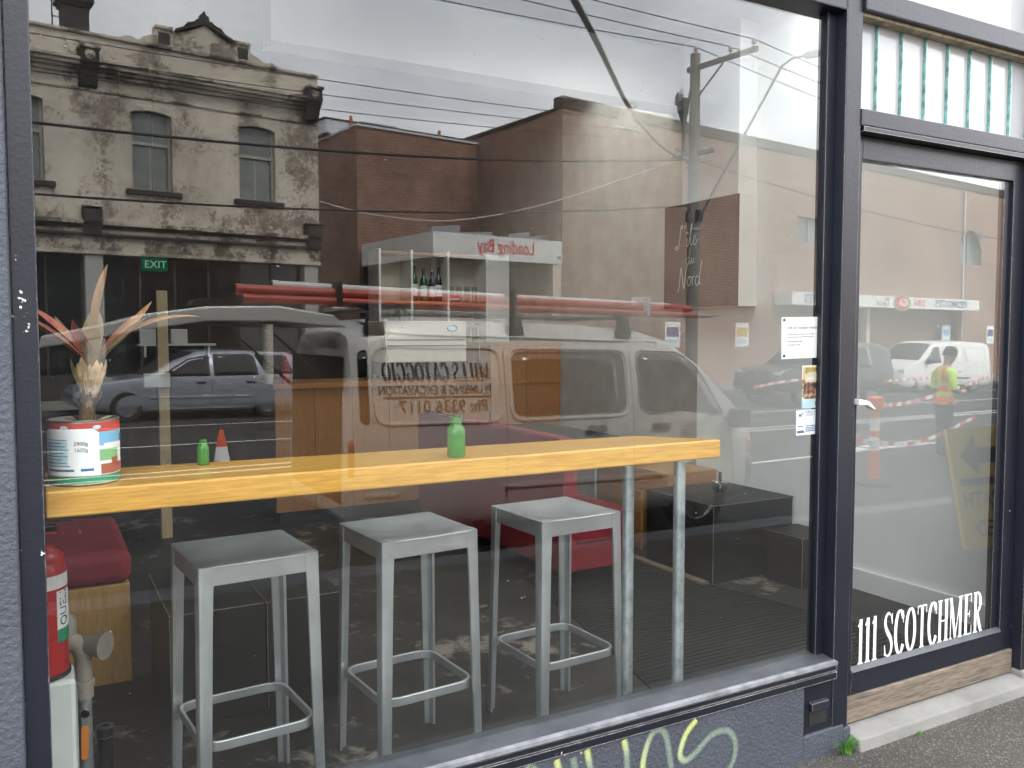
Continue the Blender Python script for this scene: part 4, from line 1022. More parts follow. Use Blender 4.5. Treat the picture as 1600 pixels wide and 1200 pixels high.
script([[(0.0, -0.18), (0.10, 0.10), (0.20, 0.86), (0.30, 0.40), (0.40, -0.06), (0.50, 0.60), (0.62, 0.98)], [(0.72, 0.46), (0.62, 0.22), (0.72, 0.06), (0.84, 0.24), (0.74, 0.46), (0.90, 0.40)],
        [(0.92, 0.46), (0.94, 0.10)], [(0.93, 0.30), (1.02, 0.46), (1.10, 0.42)], [(1.34, 0.42), (1.20, 0.44), (1.14, 0.20), (1.24, 0.06), (1.36, 0.24), (1.52, 1.06)], [(1.40, 0.40), (1.38, 0.12), (1.50, 0.14)]], 0.165, 0.605, 0.145)

# papers stuck inside the window
def paper(label, x0, x1, z0, z1, tilt=0.0):
    t = thing('notice', label, 'notice', (x0, 0.0085, z0)); t.rotation_euler = (0, tilt, 0)
    MB().box(0, x1 - x0, -0.0005, 0.0005, 0, z1 - z0).build('sheet', 'paper_white', t)
    return t
n1 = paper('white typed job notice pinned by four corners, topmost of three papers', 2.322, 2.528, 1.413, 1.562, R(-1))
text_obj('print', 'cafe all rounder wanted', 0.0165, 'print_black', n1, (0.028, -0.0009, 0.106))
for z, w in ((0.086, 0.13), (0.076, 0.128), (0.060, 0.07), (0.048, 0.05)):
    x = 0.03
    while x < 0.03 + w:
        l = 0.006 + 0.014 * rnd.random(); MB().box(x, x + l, -0.0010, -0.0008, z, z + 0.0026).build('print', 'grey_plastic', n1); x += l + 0.004
for x in (0.008, 0.190):
    for z in (0.008, 0.136): MB().lathe([(0.005, -0.003), (0.005, -0.0006)], (x + 0.004, 0, z + 0.003), 10, 'y').build('pin', 'grey_plastic', n1)
n2 = paper('coffee guide cover sheet with an orange and dark picture, middle of three papers', 2.428, 2.541, 1.232, 1.388)
MB().box(0.004, 0.109, -0.0009, -0.0007, 0.034, 0.152).build('picture', 'poster_yellow', n2); 
nt = NT('coffee_picture'); f = noise(nt, 55, 4); princ(nt, ramp(nt, f, [(0.35, (0.03, 0.02, 0.035)), (0.5, (0.20, 0.08, 0.05)), (0.65, (0.62, 0.36, 0.22))]), 0.5); M['coffee_picture'] = nt.m
MB().box(0.012, 0.109, -0.0013, -0.0010, 0.034, 0.095).build('picture', 'coffee_picture', n2); MB().box(0.012, 0.109, -0.0013, -0.0010, 0.095, 0.130).build('picture', 'cream_wall', n2)
text_obj('print', 'good', 0.030, 'print_black', n2, (0.014, -0.0016, 0.134)); text_obj('print', 'café', 0.030, 'print_red', n2, (0.066, -0.0016, 0.134))
MB().box(0.0005, 0.1125, -0.0012, -0.0008, 0.0, 0.033).build('strip', 'pale_blue_print', n2); MB().box(0.068, 0.080, -0.0018, -0.0014, 0.010, 0.026).build('picture', 'coffee_picture', n2)
me = text_mesh('GUIDE', 0.022, offset=0.0004); me.transform(TO_SHOP @ Matrix.Rotation(R(90), 4, 'Z')); put('print', me, 'print_black', n2, loc=(0.012, -0.0019, 0.042))
n3 = paper('white card with blue print, lowest of three papers by the post', 2.402, 2.541, 1.134, 1.226, R(-0.6))
text_obj('print', 'PUBLIC NOTICE', 0.012, 'print_blue', n3, (0.048, -0.0009, 0.080)); text_obj('print', 'LIQUOR LICENCE', 0.0105, 'print_blue', n3, (0.048, -0.0009, 0.070))
MB().prism([(0.010, 0.066), (0.022, 0.070), (0.040, 0.084), (0.024, 0.078)], 'y', -0.0010, -0.0007).build('print', 'print_blue', n3); MB().prism([(0.010, 0.078), (0.020, 0.076), (0.028, 0.066), (0.014, 0.072)], 'y', -0.0013, -0.0011).build('print', 'print_blue', n3)
for k in range(4): MB().box(0.048, 0.128 - 0.008 * (k % 2), -0.0010, -0.0008, 0.012 + k * 0.0065, 0.0152 + k * 0.0065).build('print', 'print_blue', n3)
MB().box(0.006, 0.040, -0.0010, -0.0008, 0.008, 0.017).build('print', 'print_blue', n3); MB().box(0.006, 0.034, -0.0010, -0.0008, 0.030, 0.034).build('print', 'print_blue', n3)

# weeds at the foot of the wall
def tuft(loc, n, h, label):
    t = thing('grass_tuft', label, 'grass', loc)
    mb = MB()
    for k in range(n):
        a = rnd.random() * 6.28; l = h * (0.5 + 0.6 * rnd.random()); le = 0.25 + 0.9 * rnd.random(); r0 = 0.02 * rnd.random() * h / 0.06
        b = Vector((math.cos(a) * r0, -abs(math.sin(a)) * r0, 0)); d = Vector((math.cos(a), -abs(math.sin(a)) * 0.8 + 0.1, 0)); s_ = Vector((-d.y, d.x, 0)).normalized() * 0.0022
        prev = None
        for i in range(4):
            u = i / 3; p = b + d * l * le * u * u + Vector((0, 0, l * u * (1 - 0.35 * le * u)))
            w = s_ * (1 - u * 0.92); cur = (len(mb.v), len(mb.v) + 1); mb.v += [tuple(p + w), tuple(p - w)]
            if prev: mb.f.append([prev[0], prev[1], cur[1], cur[0]])
            prev = cur
    mb.build('blades', 'grass_blade', t, fix=False)['kind'] = 'stuff'
tuft((2.59, -0.085, -0.047), 130, 0.075, 'green grass tuft growing at the foot of the post')
tuft((2.95, -0.125, -0.05), 30, 0.022, 'tiny weed in front of the concrete door step')
tuft((3.80, -0.10, -0.047), 60, 0.04, 'small grass tuft at the right end of the door step')

# ------------------------------------------------------------------ vehicles (local x forward, y left, z up, origin on the road under the rear)
class Car:
    def __init__(s, name, label, W, st, zbot, inset, paint, arches, wheel_r, loc, rotz, group=None, slope=0.018):
        s.W, s.st, s.zb, s.inset = W, st, zbot, inset
        sg_ = -1 if math.cos(rotz) > 0 else 1
        s.t = thing(name, label, 'van' if 'van' in name else 'car', loc, group=group)
        s.t.rotation_euler = (Matrix.Rotation(rotz, 3, 'Z') @ Matrix.Rotation(math.atan(slope) * (1 if math.cos(rotz) > 0 else -1), 3, 'Y')).to_euler()
        mb = MB(); xs = s.stations()
        for x in xs: mb.v += s.ring(x)
        m = len(s.ring(xs[0]))
        for i in range(len(xs) - 1):
            for j in range(m): k = (j + 1) % m; mb.f.append([i * m + j, i * m + k, (i + 1) * m + k, (i + 1) * m + j])
        mb.f.append(list(range(m))[::-1]); mb.f.append([(len(xs) - 1) * m + j for j in range(m)])
        body = mb.build('body', paint, s.t)
        # wheel arches are cut out of the shell
        cut = MB()
        for ax, ar in arches:
            cut.lathe([(ar, -0.26), (ar, 0.05)], (ax, W / 2, wheel_r), 28, 'y'); cut.lathe([(ar, -0.05), (ar, 0.26)], (ax, -W / 2, wheel_r), 28, 'y')
        c = cut.build('cutter', 'black_rubber')
        bo = body.modifiers.new('cut', 'BOOLEAN'); bo.object = c; bo.operation = 'DIFFERENCE'; bo.solver = 'EXACT'
        bpy.context.view_layer.update()
        me = bpy.data.meshes.new_from_object(body.evaluated_get(bpy.context.evaluated_depsgraph_get()))
        body.modifiers.clear(); old = body.data; body.data = me
        bpy.data.objects.remove(c)
        me.materials.clear(); me.materials.append(M[paint])
        for p in me.polygons: p.use_smooth = True
        me.set_sharp_from_angle(angle=R(32))
        s.body = body
        for ax, ar in arches:
            for sd in (1, -1): s.wheel(ax, sd, wheel_r, ar)
    def stations(s):
        xs = sorted(p[0] for p in s.st); out = []
        for a, b in zip(xs, xs[1:]):
            n = max(1, int((b - a) / 0.22))
            out += [a + (b - a) * i / n for i in range(n)]
        return out + [xs[-1]]
    def at(s, x):
        st = s.st
        if x <= st[0][0]: return st[0][1:]
        for a, b in zip(st, st[1:]):
            if x <= b[0]:
                t = (x - a[0]) / (b[0] - a[0]); return tuple(a[i] + (b[i] - a[i]) * t for i in (1, 2, 3, 4))
        return st[-1][1:]
    def prof(s, x):
        """(half width, z) from the bottom up to the crown"""
        zbelt, ztop, w, zb = s.at(x); h = s.W / 2 * w; g = max(0.0, ztop - zbelt)
        e = h - s.inset * g - 0.012
        return [(h * 0.93, zb), (h * 0.985, zb + 0.07), (h, zb + 0.2), (h, (zb + zbelt) / 2 + 0.05), (h * 0.988, zbelt), (e + (h * 0.988 - e) * 0.12, zbelt + g * 0.85), (e - 0.05, zbelt + g * 0.965), (e - 0.18, ztop + 0.004), (e * 0.35, ztop + 0.022)]
    def ring(s, x):
        p = s.prof(x); return [(x, y, z) for y, z in p] + [(x, -y, z) for y, z in reversed(p)]
    def y_at(s, x, z):
        p = s.prof(x)
        for a, b in zip(p, p[1:]):
            if a[1] <= z <= b[1] and b[1] > a[1]: t = (z - a[1]) / (b[1] - a[1]); return a[0] + (b[0] - a[0]) * t
        return p[4][0]
    def side(s, name, pts, mat, r=0.05, lift=0.006, parent=None, sides=(1, -1), flat=False):
        """a panel that follows the flank; pts are (x, z)"""
        poly = rounded(pts, r, 5) if r else pts; out = []
        cx = sum(p[0] for p in poly) / len(poly); cz = sum(p[1] for p in poly) / len(poly)
        for sd in sides:
            mb = MB(); rings = (1.0, 0.66, 0.33)
            for q in rings:
                for x, z in poly:
                    xx, zz = cx + (x - cx) * q, cz + (z - cz) * q
                    mb.v.append((xx, sd * (s.y_at(xx, zz) + lift), zz))
            n = len(poly); mb.v.append((cx, sd * (s.y_at(cx, cz) + lift), cz))
            for k in range(2):
                for i in range(n): j = (i + 1) % n; mb.f.append([k * n + i, k * n + j, (k + 1) * n + j, (k + 1) * n + i])
            for i in range(n): mb.f.append([2 * n + i, 2 * n + (i + 1) % n, 3 * n])
            o = mb.build(name, mat, parent or s.t, smooth=40)
            m = o.modifiers.new('solid', 'SOLIDIFY'); m.thickness = 0.004; m.offset = 0
            out.append(o)
        return out
    def outline(s, name, pts, mat, rad=0.006, r=0.05, lift=0.003, sides=(1, -1), parent=None):
        poly = rounded(pts, r, 5) if r else pts
        for sd in sides:
            P = [(x, sd * (s.y_at(x, z) + lift), z) for x, z in poly]; P.append(P[0])
            MB().tube(P, rad, 6, cap=False).build(name, mat, parent or s.t, smooth=50)
    def seam(s, x0, z0, z1, x1=None, sides=(1, -1)):
        for sd in sides:
            P = []
            for i in range(9):
                t = i / 8; x = x0 + ((x1 if x1 is not None else x0) - x0) * t; z = z0 + (z1 - z0) * t; P.append((x, sd * (s.y_at(x, z) + 0.001), z))
            MB().tube(P, 0.004, 5).build('seam', 'black_rubber', s.t)
    def screen(s, name, xa, xb, mat, m=0.10, lift=0.008, da=0.02, db=0.02):
        """glass lying on the sloping surface between stations xa (low) and xb (high)"""
        mb = MB(); n = 6; k = 8
        for i in range(n + 1):
            x = xa + (xb - xa) * (da + (1 - da - db) * i / n); p = s.prof(x)
            y6, z6 = p[6]; y8, z8 = p[8]; yy = y6 - m * 0.5
            for j in range(k + 1):
                u = j / k * 2 - 1; a = abs(u); y = u * yy
                z = s.z_top_at(x, abs(y))
                mb.v.append((x + (lift if xa > xb else -lift), y, z + lift))
        for i in range(n):
            for j in range(k): a = i * (k + 1) + j; mb.f.append([a, a + 1, a + k + 2, a + k + 1])
        return mb.build(name, mat, s.t, smooth=60)
    def z_top_at(s, x, y):
        p = s.prof(x)[5:]
        p = sorted(p, key=lambda q: q[0])
        if y <= p[0][0]: return p[0][1]
        for a, b in zip(p, p[1:]):
            if y <= b[0]: t = (y - a[0]) / (b[0] - a[0]); return a[1] + (b[1] - a[1]) * t
        return p[-1][1]
    def wheel(s, x, sd, r, ar):
        y = sd * (s.W / 2 - 0.115)
        w = thing('wheel', '', '', (x, y, r)); del w['label']; del w['category']; w.parent = s.t
        prof = [(r * 0.64, -0.085), (r * 0.93, -0.095), (r, -0.07), (r, 0.07), (r * 0.93, 0.095), (r * 0.64, 0.085)]
        MB().lathe(prof, seg=30, axis='y', cap=False).build('tyre', 'black_rubber', w, smooth=40)
        rim = MB().lathe([(r * 0.65, 0.07), (r * 0.60, 0.045), (0.001, 0.035)], seg=30, axis='y', cap=False)
        for k in range(5):
            a = k * 2 * math.pi / 5; c, q = math.cos(a), math.sin(a)
            rim.prism([(0.02 * -q + 0.03 * c, 0.02 * c + 0.03 * q), (0.035 * -q + r * 0.61 * c, 0.035 * c + r * 0.61 * q), (-0.035 * -q + r * 0.61 * c, -0.035 * c + r * 0.61 * q), (-0.02 * -q + 0.03 * c, -0.02 * c + 0.03 * q)], 'y', 0.045, 0.062)
        if sd < 0: rim.v = [(p[0], -p[1], p[2]) for p in rim.v]
        rim.build('rim', 'alloy', w, smooth=35)
        MB().lathe([(ar * 0.985, -0.20 if sd > 0 else -0.02), (ar * 0.985, 0.02 if sd > 0 else 0.20), (0.001, 0.02 if sd < 0 else -0.20)] if sd > 0 else [(ar * 0.985, 0.20), (ar * 0.985, -0.02), (0.001, 0.20)], seg=28, axis='y', cap=False) if False else None

# --- the plumber's van at the near kerb: rear at x = 1.5, left flank 3.9 m from the glass
VX, VY = 1.50, -3.90
vst = [(0.48, 1.00, 1.70, 0.90, 0.40), (0.53, 1.05, 1.80, 0.97, 0.34), (0.68, 1.10, 1.885, 1.0, 0.30), (1.2, 1.10, 1.93, 1.0, 0.26), (2.6, 1.10, 1.93, 1.0, 0.26), (3.25, 1.10, 1.885, 1.0, 0.26), (3.6, 1.10, 1.80, 1.0, 0.26),
       (3.95, 1.08, 1.58, 0.99, 0.26), (4.30, 1.04, 1.27, 0.965, 0.28), (4.45, 0.98, 1.08, 0.94, 0.30), (4.62, 0.80, 0.93, 0.88, 0.34), (4.70, 0.62, 0.72, 0.80, 0.40)]
v = Car('plumbers_van', 'white plumber\'s van with raised tailgate, roof rack and lettering, parked outside the window', 1.70, vst, 0.26, 0.17, 'white_car_paint', [(1.33, 0.40), (3.90, 0.40)], 0.325, (VX, VY - 0.85, road_z(VX)), 0.0)
vt = v.t
v.side('door_window', [(3.20, 1.15), (4.18, 1.10), (3.86, 1.56), (3.70, 1.665), (3.20, 1.675)], 'car_glass', [0.10, 0.07, 0.12, 0.12, 0.07])
v.outline('window_seal', [(3.185, 1.135), (4.20, 1.085), (3.87, 1.575), (3.70, 1.68), (3.185, 1.69)], 'black_rubber', 0.006, [0.10, 0.07, 0.12, 0.12, 0.07])
v.side('side_window', [(1.90, 1.14), (3.04, 1.15), (3.04, 1.675), (1.90, 1.675)], 'car_glass', 0.10)
v.outline('panel_lip', [(1.87, 1.11), (3.07, 1.12), (3.07, 1.70), (1.87, 1.70)], 'white_car_paint', 0.014, 0.12)
v.outline('panel_lip', [(0.70, 1.11), (1.79, 1.11), (1.79, 1.70), (0.70, 1.70)], 'white_car_paint', 0.014, 0.12)
v.side('quarter_window', [(0.585, 1.13), (0.655, 1.11), (0.655, 1.68), (0.585, 1.66)], 'car_glass', 0.03)
v.seam(1.83, 0.30, 1.86); v.seam(3.115, 0.30, 1.86); v.seam(4.34, 0.40, 1.10, 4.25)
v.side('moulding', [(1.80, 0.555), (3.45, 0.555), (3.45, 0.595), (1.80, 0.595)], 'white_car_paint', 0.0, 0.010); v.side('moulding', [(0.62, 0.555), (0.88, 0.555), (0.88, 0.595), (0.62, 0.595)], 'white_car_paint', 0.0, 0.010)
v.side('rain_gutter', [(0.66, 1.800), (3.45, 1.770), (3.45, 1.785), (0.66, 1.818)], 'white_car_paint', 0.0, 0.014)
for x in (3.30, 2.60): v.side('door_handle', [(x, 0.985), (x + 0.21, 0.985), (x + 0.21, 1.045), (x, 1.045)], 'grey_plastic', 0.025, 0.022)
v.side('bumper', [(4.52, 0.36), (4.69, 0.40), (4.68, 0.66), (4.53, 0.68)], 'grey_plastic', 0.02, 0.010); v.side('indicator', [(4.54, 0.72), (4.64, 0.71), (4.61, 0.85), (4.54, 0.86)], 'amber_lens', 0.01, 0.010)
v.side('tail_lamp', [(0.50, 0.72), (0.535, 0.72), (0.535, 1.0), (0.50, 1.0)], 'red_lens', 0.02, 0.006)
v.screen('windscreen', 4.28, 3.62, 'car_glass')
MB().box(0.472, 0.49, -0.70, 0.70, 0.50, 1.62).build('dark_load_panel', 'dark_void', vt, 0.0)  # near-black sheet painted as the unlit load space
for sd in (1, -1): 
    MB().prism(rounded([(4.16, 0.985), (4.34, 0.985), (4.34, 1.16), (4.16, 1.16)], 0.04), 'y', sd * 0.90, sd * 1.02).build('mirror', 'grey_plastic', vt, 0.01)
    MB().tube([(4.20, sd * 0.80, 1.06), (4.24, sd * 0.92, 1.06)], 0.02, 8).build('mirror_arm', 'grey_plastic', vt)
# raised tailgate: hinged at the roof's rear edge, upper half glass
tg = MB().prism([(0.50, 1.84), (0.40, 1.93), (0.0, 1.985), (-0.5, 1.965), (-0.9, 1.90), (-1.05, 1.85), (-1.50, 1.74), (-1.52, 1.66), (-1.08, 1.75), (-0.9, 1.79), (-0.5, 1.86), (0.0, 1.87), (0.40, 1.84)], 'y', -0.74, 0.74).build('tailgate', 'white_car_paint', vt, 0.012)
MB().prism([(0.30, 1.952), (-0.10, 1.992), (-0.10, 1.988), (0.30, 1.946)], 'y', -0.60, 0.60).build('rear_window', 'car_glass', tg)
MB().prism([(-1.14, 1.738), (-1.44, 1.684), (-1.44, 1.676), (-1.14, 1.730)], 'y', -0.30, 0.30).build('number_plate_recess', 'grey_plastic', tg)
MB().prism([(-0.30, 1.98), (-0.58, 1.97), (-0.55, 2.02), (-0.38, 2.03)], 'y', 0.30, 0.56).build('wiper_motor', 'black_rubber', tg, 0.008)
MB().prism([(0.28, 1.842), (-0.42, 1.856), (-0.42, 1.850), (0.28, 1.836)], 'y', -0.60, 0.60).build('trim_panel', 'grey_plastic', tg)
for sd in (1, -1): MB().tube([(0.51, sd * 0.68, 1.30), (-0.10, sd * 0.70, 1.85)], [0.014, 0.009], 8).build('gas_strut', 'black_metal', vt)
# lettering on the blank flank
def flank(me, x, z, mat='print_black'):
    for q in me.vertices:
        xx, zz = x - q.co.x, z + q.co.y; q.co = (xx, v.y_at(xx, zz) + 0.0075, zz)
    return put('lettering', me, mat, vt)
flank(roman('MILLS CATOGGIO', 0.145, 0.93, 0.12), 1.70, 1.435)
flank(text_mesh('PLUMBING & EXCAVATION', 0.098, xs=0.805, offset=0.0008), 1.70, 1.335)
lb = MB(); ribbon(lb, [(i * 0.093, 0.0) for i in range(11)], 0.012); flank(lb.mesh('lettering'), 1.70, 1.312)
flank(text_mesh('Ph: 9336 0117', 0.135, xs=0.98, offset=0.0012), 1.66, 1.195)
flank(roman('MILLS CATOGGIO', 0.045, 0.30, 0.1), 3.95, 0.995)
for z in (0.965, 0.945, 0.92): lb = MB(); ribbon(lb, [(i * 0.03, 0.0) for i in range(11)], 0.006); flank(lb.mesh('lettering'), 3.94, z)
flank(text_mesh('PLUMBING', 0.05, xs=0.9), 3.92, 0.865)
# roof rack
for x in (0.72, 1.95, 3.06):
    MB().tube([(x, -0.74, 1.985), (x, 0.74, 1.985)], 0.020, 8).build('rack_bar', 'black_metal', vt)
    for sd in (1, -1): MB().prism([(x - 0.075, 1.80), (x + 0.09, 1.80), (x + 0.045, 1.975), (x - 0.045, 1.985)], 'y', sd * 0.675, sd * 0.735).build('rack_foot', 'black_metal', vt, 0.008)
MB().box(0.65, 3.55, -0.35, -0.10, 1.99, 2.02).build('rack_tray', 'alloy', vt, 0.004)
MB().box(0.60, 1.05, 0.45, 0.70, 1.992, 2.03).build('rack_tray', 'black_metal', vt, 0.004)
# pipes lying on the rack (top-level things, same slope as the van)
def on_van(x, y, z):
    m_ = Matrix.Translation(vt.location) @ vt.rotation_euler.to_matrix().to_4x4(); return m_ @ Vector((x, y, z))
def roof_pipe(name, label, a, b, r, mat, group=None, end=None):
    A, B = on_van(*a), on_van(*b); t = thing(name, label, 'pipe', tuple(A), group=group)
    L = B - A
    MB().tube([(0, 0, 0), tuple(L)], r, 16).build('pipe', mat, t, smooth=40)
    MB().tube([tuple(L * -0.004), tuple(L * 0.006)], r * 1.12, 16).build('socket', mat, t, smooth=40)
    MB().tube([tuple(L * -0.0045), tuple(L * -0.0042)], r * 0.85, 16).build('bore', 'dark_void', t)
    if end: MB().tube([tuple(L), tuple(L * 1.045)], r * 0.7, 12).build('end_piece', end, t, smooth=40)
    return t
roof_pipe('drain_pipe', 'upper one of two red drain pipes on the van roof rack', (-0.26, 0.60, 2.100), (3.92, 0.60, 2.090), 0.036, 'red_pipe', 'red drain pipes')
roof_pipe('drain_pipe', 'lower red drain pipe on the van roof rack', (-0.22, 0.64, 2.035), (3.95, 0.64, 2.030), 0.030, 'red_pipe', 'red drain pipes', 'alloy')
roof_pipe('conduit_pipe', 'white conduit pipe above the red drain pipes on the van', (0.02, 0.50, 2.145), (3.75, 0.50, 2.110), 0.034, 'white_pipe')
for x in (0.45, 1.95, 3.35): 
    MB().box(x, x + 0.035, 0.44, 0.69, 2.0, 2.185).build('strap', 'black_rubber' if x < 3 else 'white_pipe', vt, 0.008)

# --- far parked cars
def far_pt(s, off, z=None):
    p = FW(s, off, 0); return (p[0], p[1], road_z(p[0]) if z is None else z)
wst = [(0.0, 0.78, 0.80, 0.90, 0.38), (0.08, 0.86, 0.90, 0.96, 0.28), (0.30, 0.90, 1.36, 1.0, 0.22), (0.55, 0.92, 1.45, 1.0, 0.20), (1.6, 0.90, 1.485, 1.0, 0.20), (2.5, 0.88, 1.45, 1.0, 0.20), (3.0, 0.87, 1.26, 1.0, 0.20), (3.55, 0.86, 0.92, 0.99, 0.20), (4.3, 0.78, 0.82, 0.95, 0.22), (4.75, 0.66, 0.70, 0.88, 0.28), (4.90, 0.50, 0.54, 0.78, 0.36)]
pw = far_pt(4.75, -5.0)
w = Car('station_wagon', 'silver grey station wagon parked across the street before the old terrace', 1.84, wst, 0.2, 0.30, 'silver_paint', [(1.02, 0.37), (3.95, 0.37)], 0.315, (pw[0], pw[1] - 0.92, pw[2]), R(180) + STREET)
w.side('front_window', [(2.28, 0.93), (3.33, 0.915), (2.72, 1.30), (2.28, 1.385)], 'car_glass', 0.04); w.side('rear_window', [(1.22, 0.94), (2.20, 0.93), (2.20, 1.39), (1.42, 1.405), (1.30, 1.35)], 'car_glass', 0.04)
w.side('cargo_window', [(0.42, 0.96), (1.04, 0.95), (1.30, 1.395), (0.58, 1.375)], 'car_glass', 0.04)
w.seam(2.24, 0.30, 0.92); w.seam(1.15, 0.55, 0.93); w.seam(3.38, 0.35, 0.90)
for x in (2.38, 1.30): w.side('door_handle', [(x, 0.77), (x + 0.2, 0.77), (x + 0.2, 0.81), (x, 0.81)], 'black_rubber', 0.015, 0.015)
w.side('side_moulding', [(1.45, 0.46), (3.5, 0.46), (3.5, 0.52), (1.45, 0.52)], 'silver_paint', 0.0, 0.014); w.screen('windscreen', 3.55, 2.55, 'car_glass'); w.screen('tailgate_window', 0.10, 0.30, 'car_glass')
w.side('sill_trim', [(1.45, 0.24), (3.5, 0.24), (3.5, 0.262), (1.45, 0.262)], 'lamp_lens', 0.0, 0.010)
for sd in (1, -1): MB().prism(rounded([(3.08, 0.92), (3.22, 0.92), (3.20, 1.05), (3.08, 1.05)], 0.03), 'y', sd * 0.93, sd * 1.08).build('mirror', 'black_rubber', w.t, 0.01)
for sd in (1, -1): MB().tube([(0.6, sd * 0.62, 1.485), (2.3, sd * 0.62, 1.51)], 0.014, 6).build('roof_rail', 'black_rubber', w.t)
w.side('head_lamp', [(4.42, 0.60), (4.70, 0.56), (4.66, 0.68), (4.42, 0.74)], 'lamp_lens', 0.02)

def front_kit(c, L, zg0, zg1, gw, zh0, zh1, hw, xf, plate=True):
    g = MB().box(xf, xf + 0.03, -gw, gw, zg0, zg1).build('grille', 'black_rubber', c.t, 0.01)
    for k in range(3): MB().box(xf + 0.03, xf + 0.036, -gw * 0.95, gw * 0.95, zg0 + (k + 0.6) * (zg1 - zg0) / 4, zg0 + (k + 0.9) * (zg1 - zg0) / 4).build('bar', 'alloy', g)
    MB().lathe([(0.05, 0.036), (0.065, 0.036), (0.065, 0.044), (0.05, 0.044)], (xf, 0, (zg0 + zg1) / 2), 20, 'x', cap=False).build('badge', 'chrome', g)
    for sd in (1, -1):
        MB().prism(rounded([(sd * hw, zh0), (sd * (hw - 0.34), zh0 - 0.01), (sd * (hw - 0.30), zh1 - 0.03), (sd * (hw - 0.02), zh1 + 0.03)], 0.03), 'x', xf - 0.20, xf - 0.005).build('head_lamp', 'lamp_lens', c.t, 0.01)
    if plate: MB().box(xf + 0.05, xf + 0.06, -0.19, 0.19, zg0 - 0.22, zg0 - 0.11).build('number_plate', 'bright_white', c.t)
    MB().box(xf - 0.02, xf + 0.05, -gw * 1.25, gw * 1.25, 0.28, 0.42).build('air_intake', 'black_rubber', c.t, 0.02)
# white delivery van, front towards the camera side
tst = [(0.0, 1.0, 1.60, 0.92, 0.36), (0.06, 1.05, 1.80, 0.98, 0.30), (0.3, 1.06, 1.86, 1.0, 0.26), (1.6, 1.06, 1.90, 1.0, 0.24), (2.9, 1.05, 1.86, 1.0, 0.24), (3.2, 1.04, 1.76, 1.0, 0.24), (3.95, 1.02, 1.14, 0.99, 0.24), (4.45, 0.92, 0.98, 0.95, 0.24), (4.66, 0.74, 0.80, 0.90, 0.25), (4.74, 0.55, 0.60, 0.84, 0.28), (4.78, 0.42, 0.46, 0.80, 0.30)]
T = Car('delivery_van', 'white delivery van parked across the street behind the hi-vis worker', 1.92, tst, 0.24, 0.16, 'white_car_paint', [(0.95, 0.40), (3.85, 0.40)], 0.33, (34.4, -20.1, road_z(34.5) + 0.03), R(180 + 2.5)); T.t.scale = (1.08, 1.08, 1.08)
T.side('door_window', [(2.85, 1.09), (3.80, 1.06), (3.22, 1.64), (2.92, 1.68)], 'car_glass', 0.05); T.outline('panel_lip', [(0.35, 1.15), (1.42, 1.15), (1.42, 1.68), (0.35, 1.66)], 'white_car_paint', 0.012, 0.09); T.outline('panel_lip', [(1.55, 1.15), (2.72, 1.12), (2.72, 1.70), (1.55, 1.70)], 'white_car_paint', 0.012, 0.09)
T.screen('windscreen', 3.93, 3.16, 'car_glass'); front_kit(T, 4.8, 0.62, 0.80, 0.42, 0.66, 0.84, 0.86, 4.70); T.seam(2.80, 0.3, 1.80); T.seam(1.48, 0.3, 1.80)
T.side('moulding', [(1.3, 0.50), (3.4, 0.50), (3.4, 0.56), (1.3, 0.56)], 'grey_plastic', 0.0, 0.012)
for sd in (1, -1): MB().prism(rounded([(3.55, 1.05), (3.72, 1.05), (3.70, 1.22), (3.55, 1.22)], 0.03), 'y', sd * 0.97, sd * 1.14).build('mirror', 'black_rubber', T.t, 0.01)
# dark four wheel drive ahead of it
sst = [(0.0, 0.95, 1.15, 0.90, 0.48), (0.05, 0.98, 1.55, 0.97, 0.42), (0.35, 1.0, 1.70, 1.0, 0.38), (1.6, 1.0, 1.74, 1.0, 0.36), (2.6, 0.99, 1.70, 1.0, 0.36), (3.3, 0.98, 1.08, 1.0, 0.36), (4.2, 0.95, 1.00, 0.97, 0.38), (4.42, 0.84, 0.90, 0.93, 0.40), (4.55, 0.60, 0.66, 0.86, 0.42)]
S4 = Car('four_wheel_drive', 'dark four wheel drive parked across the street, its headlamp beside the papers', 1.86, sst, 0.36, 0.24, 'dark_car_paint', [(0.9, 0.44), (3.65, 0.44)], 0.37, (23.4, -16.4, road_z(23.0)), R(180 - 1)); S4.t.scale = (1.1, 1.1, 1.1)
S4.side('front_window', [(1.95, 1.03), (2.95, 1.02), (2.55, 1.55), (1.95, 1.62)], 'car_glass', 0.05); S4.side('rear_window', [(0.95, 1.04), (1.85, 1.03), (1.85, 1.62), (1.0, 1.63)], 'car_glass', 0.05); S4.screen('windscreen', 3.28, 2.62, 'car_glass'); front_kit(S4, 4.5, 0.72, 0.92, 0.40, 0.78, 0.92, 0.84, 4.46)
for sd in (1, -1): MB().prism(rounded([(2.75, 1.02), (2.92, 1.02), (2.90, 1.18), (2.75, 1.18)], 0.03), 'y', sd * 0.95, sd * 1.1).build('mirror', 'dark_car_paint', S4.t, 0.01)

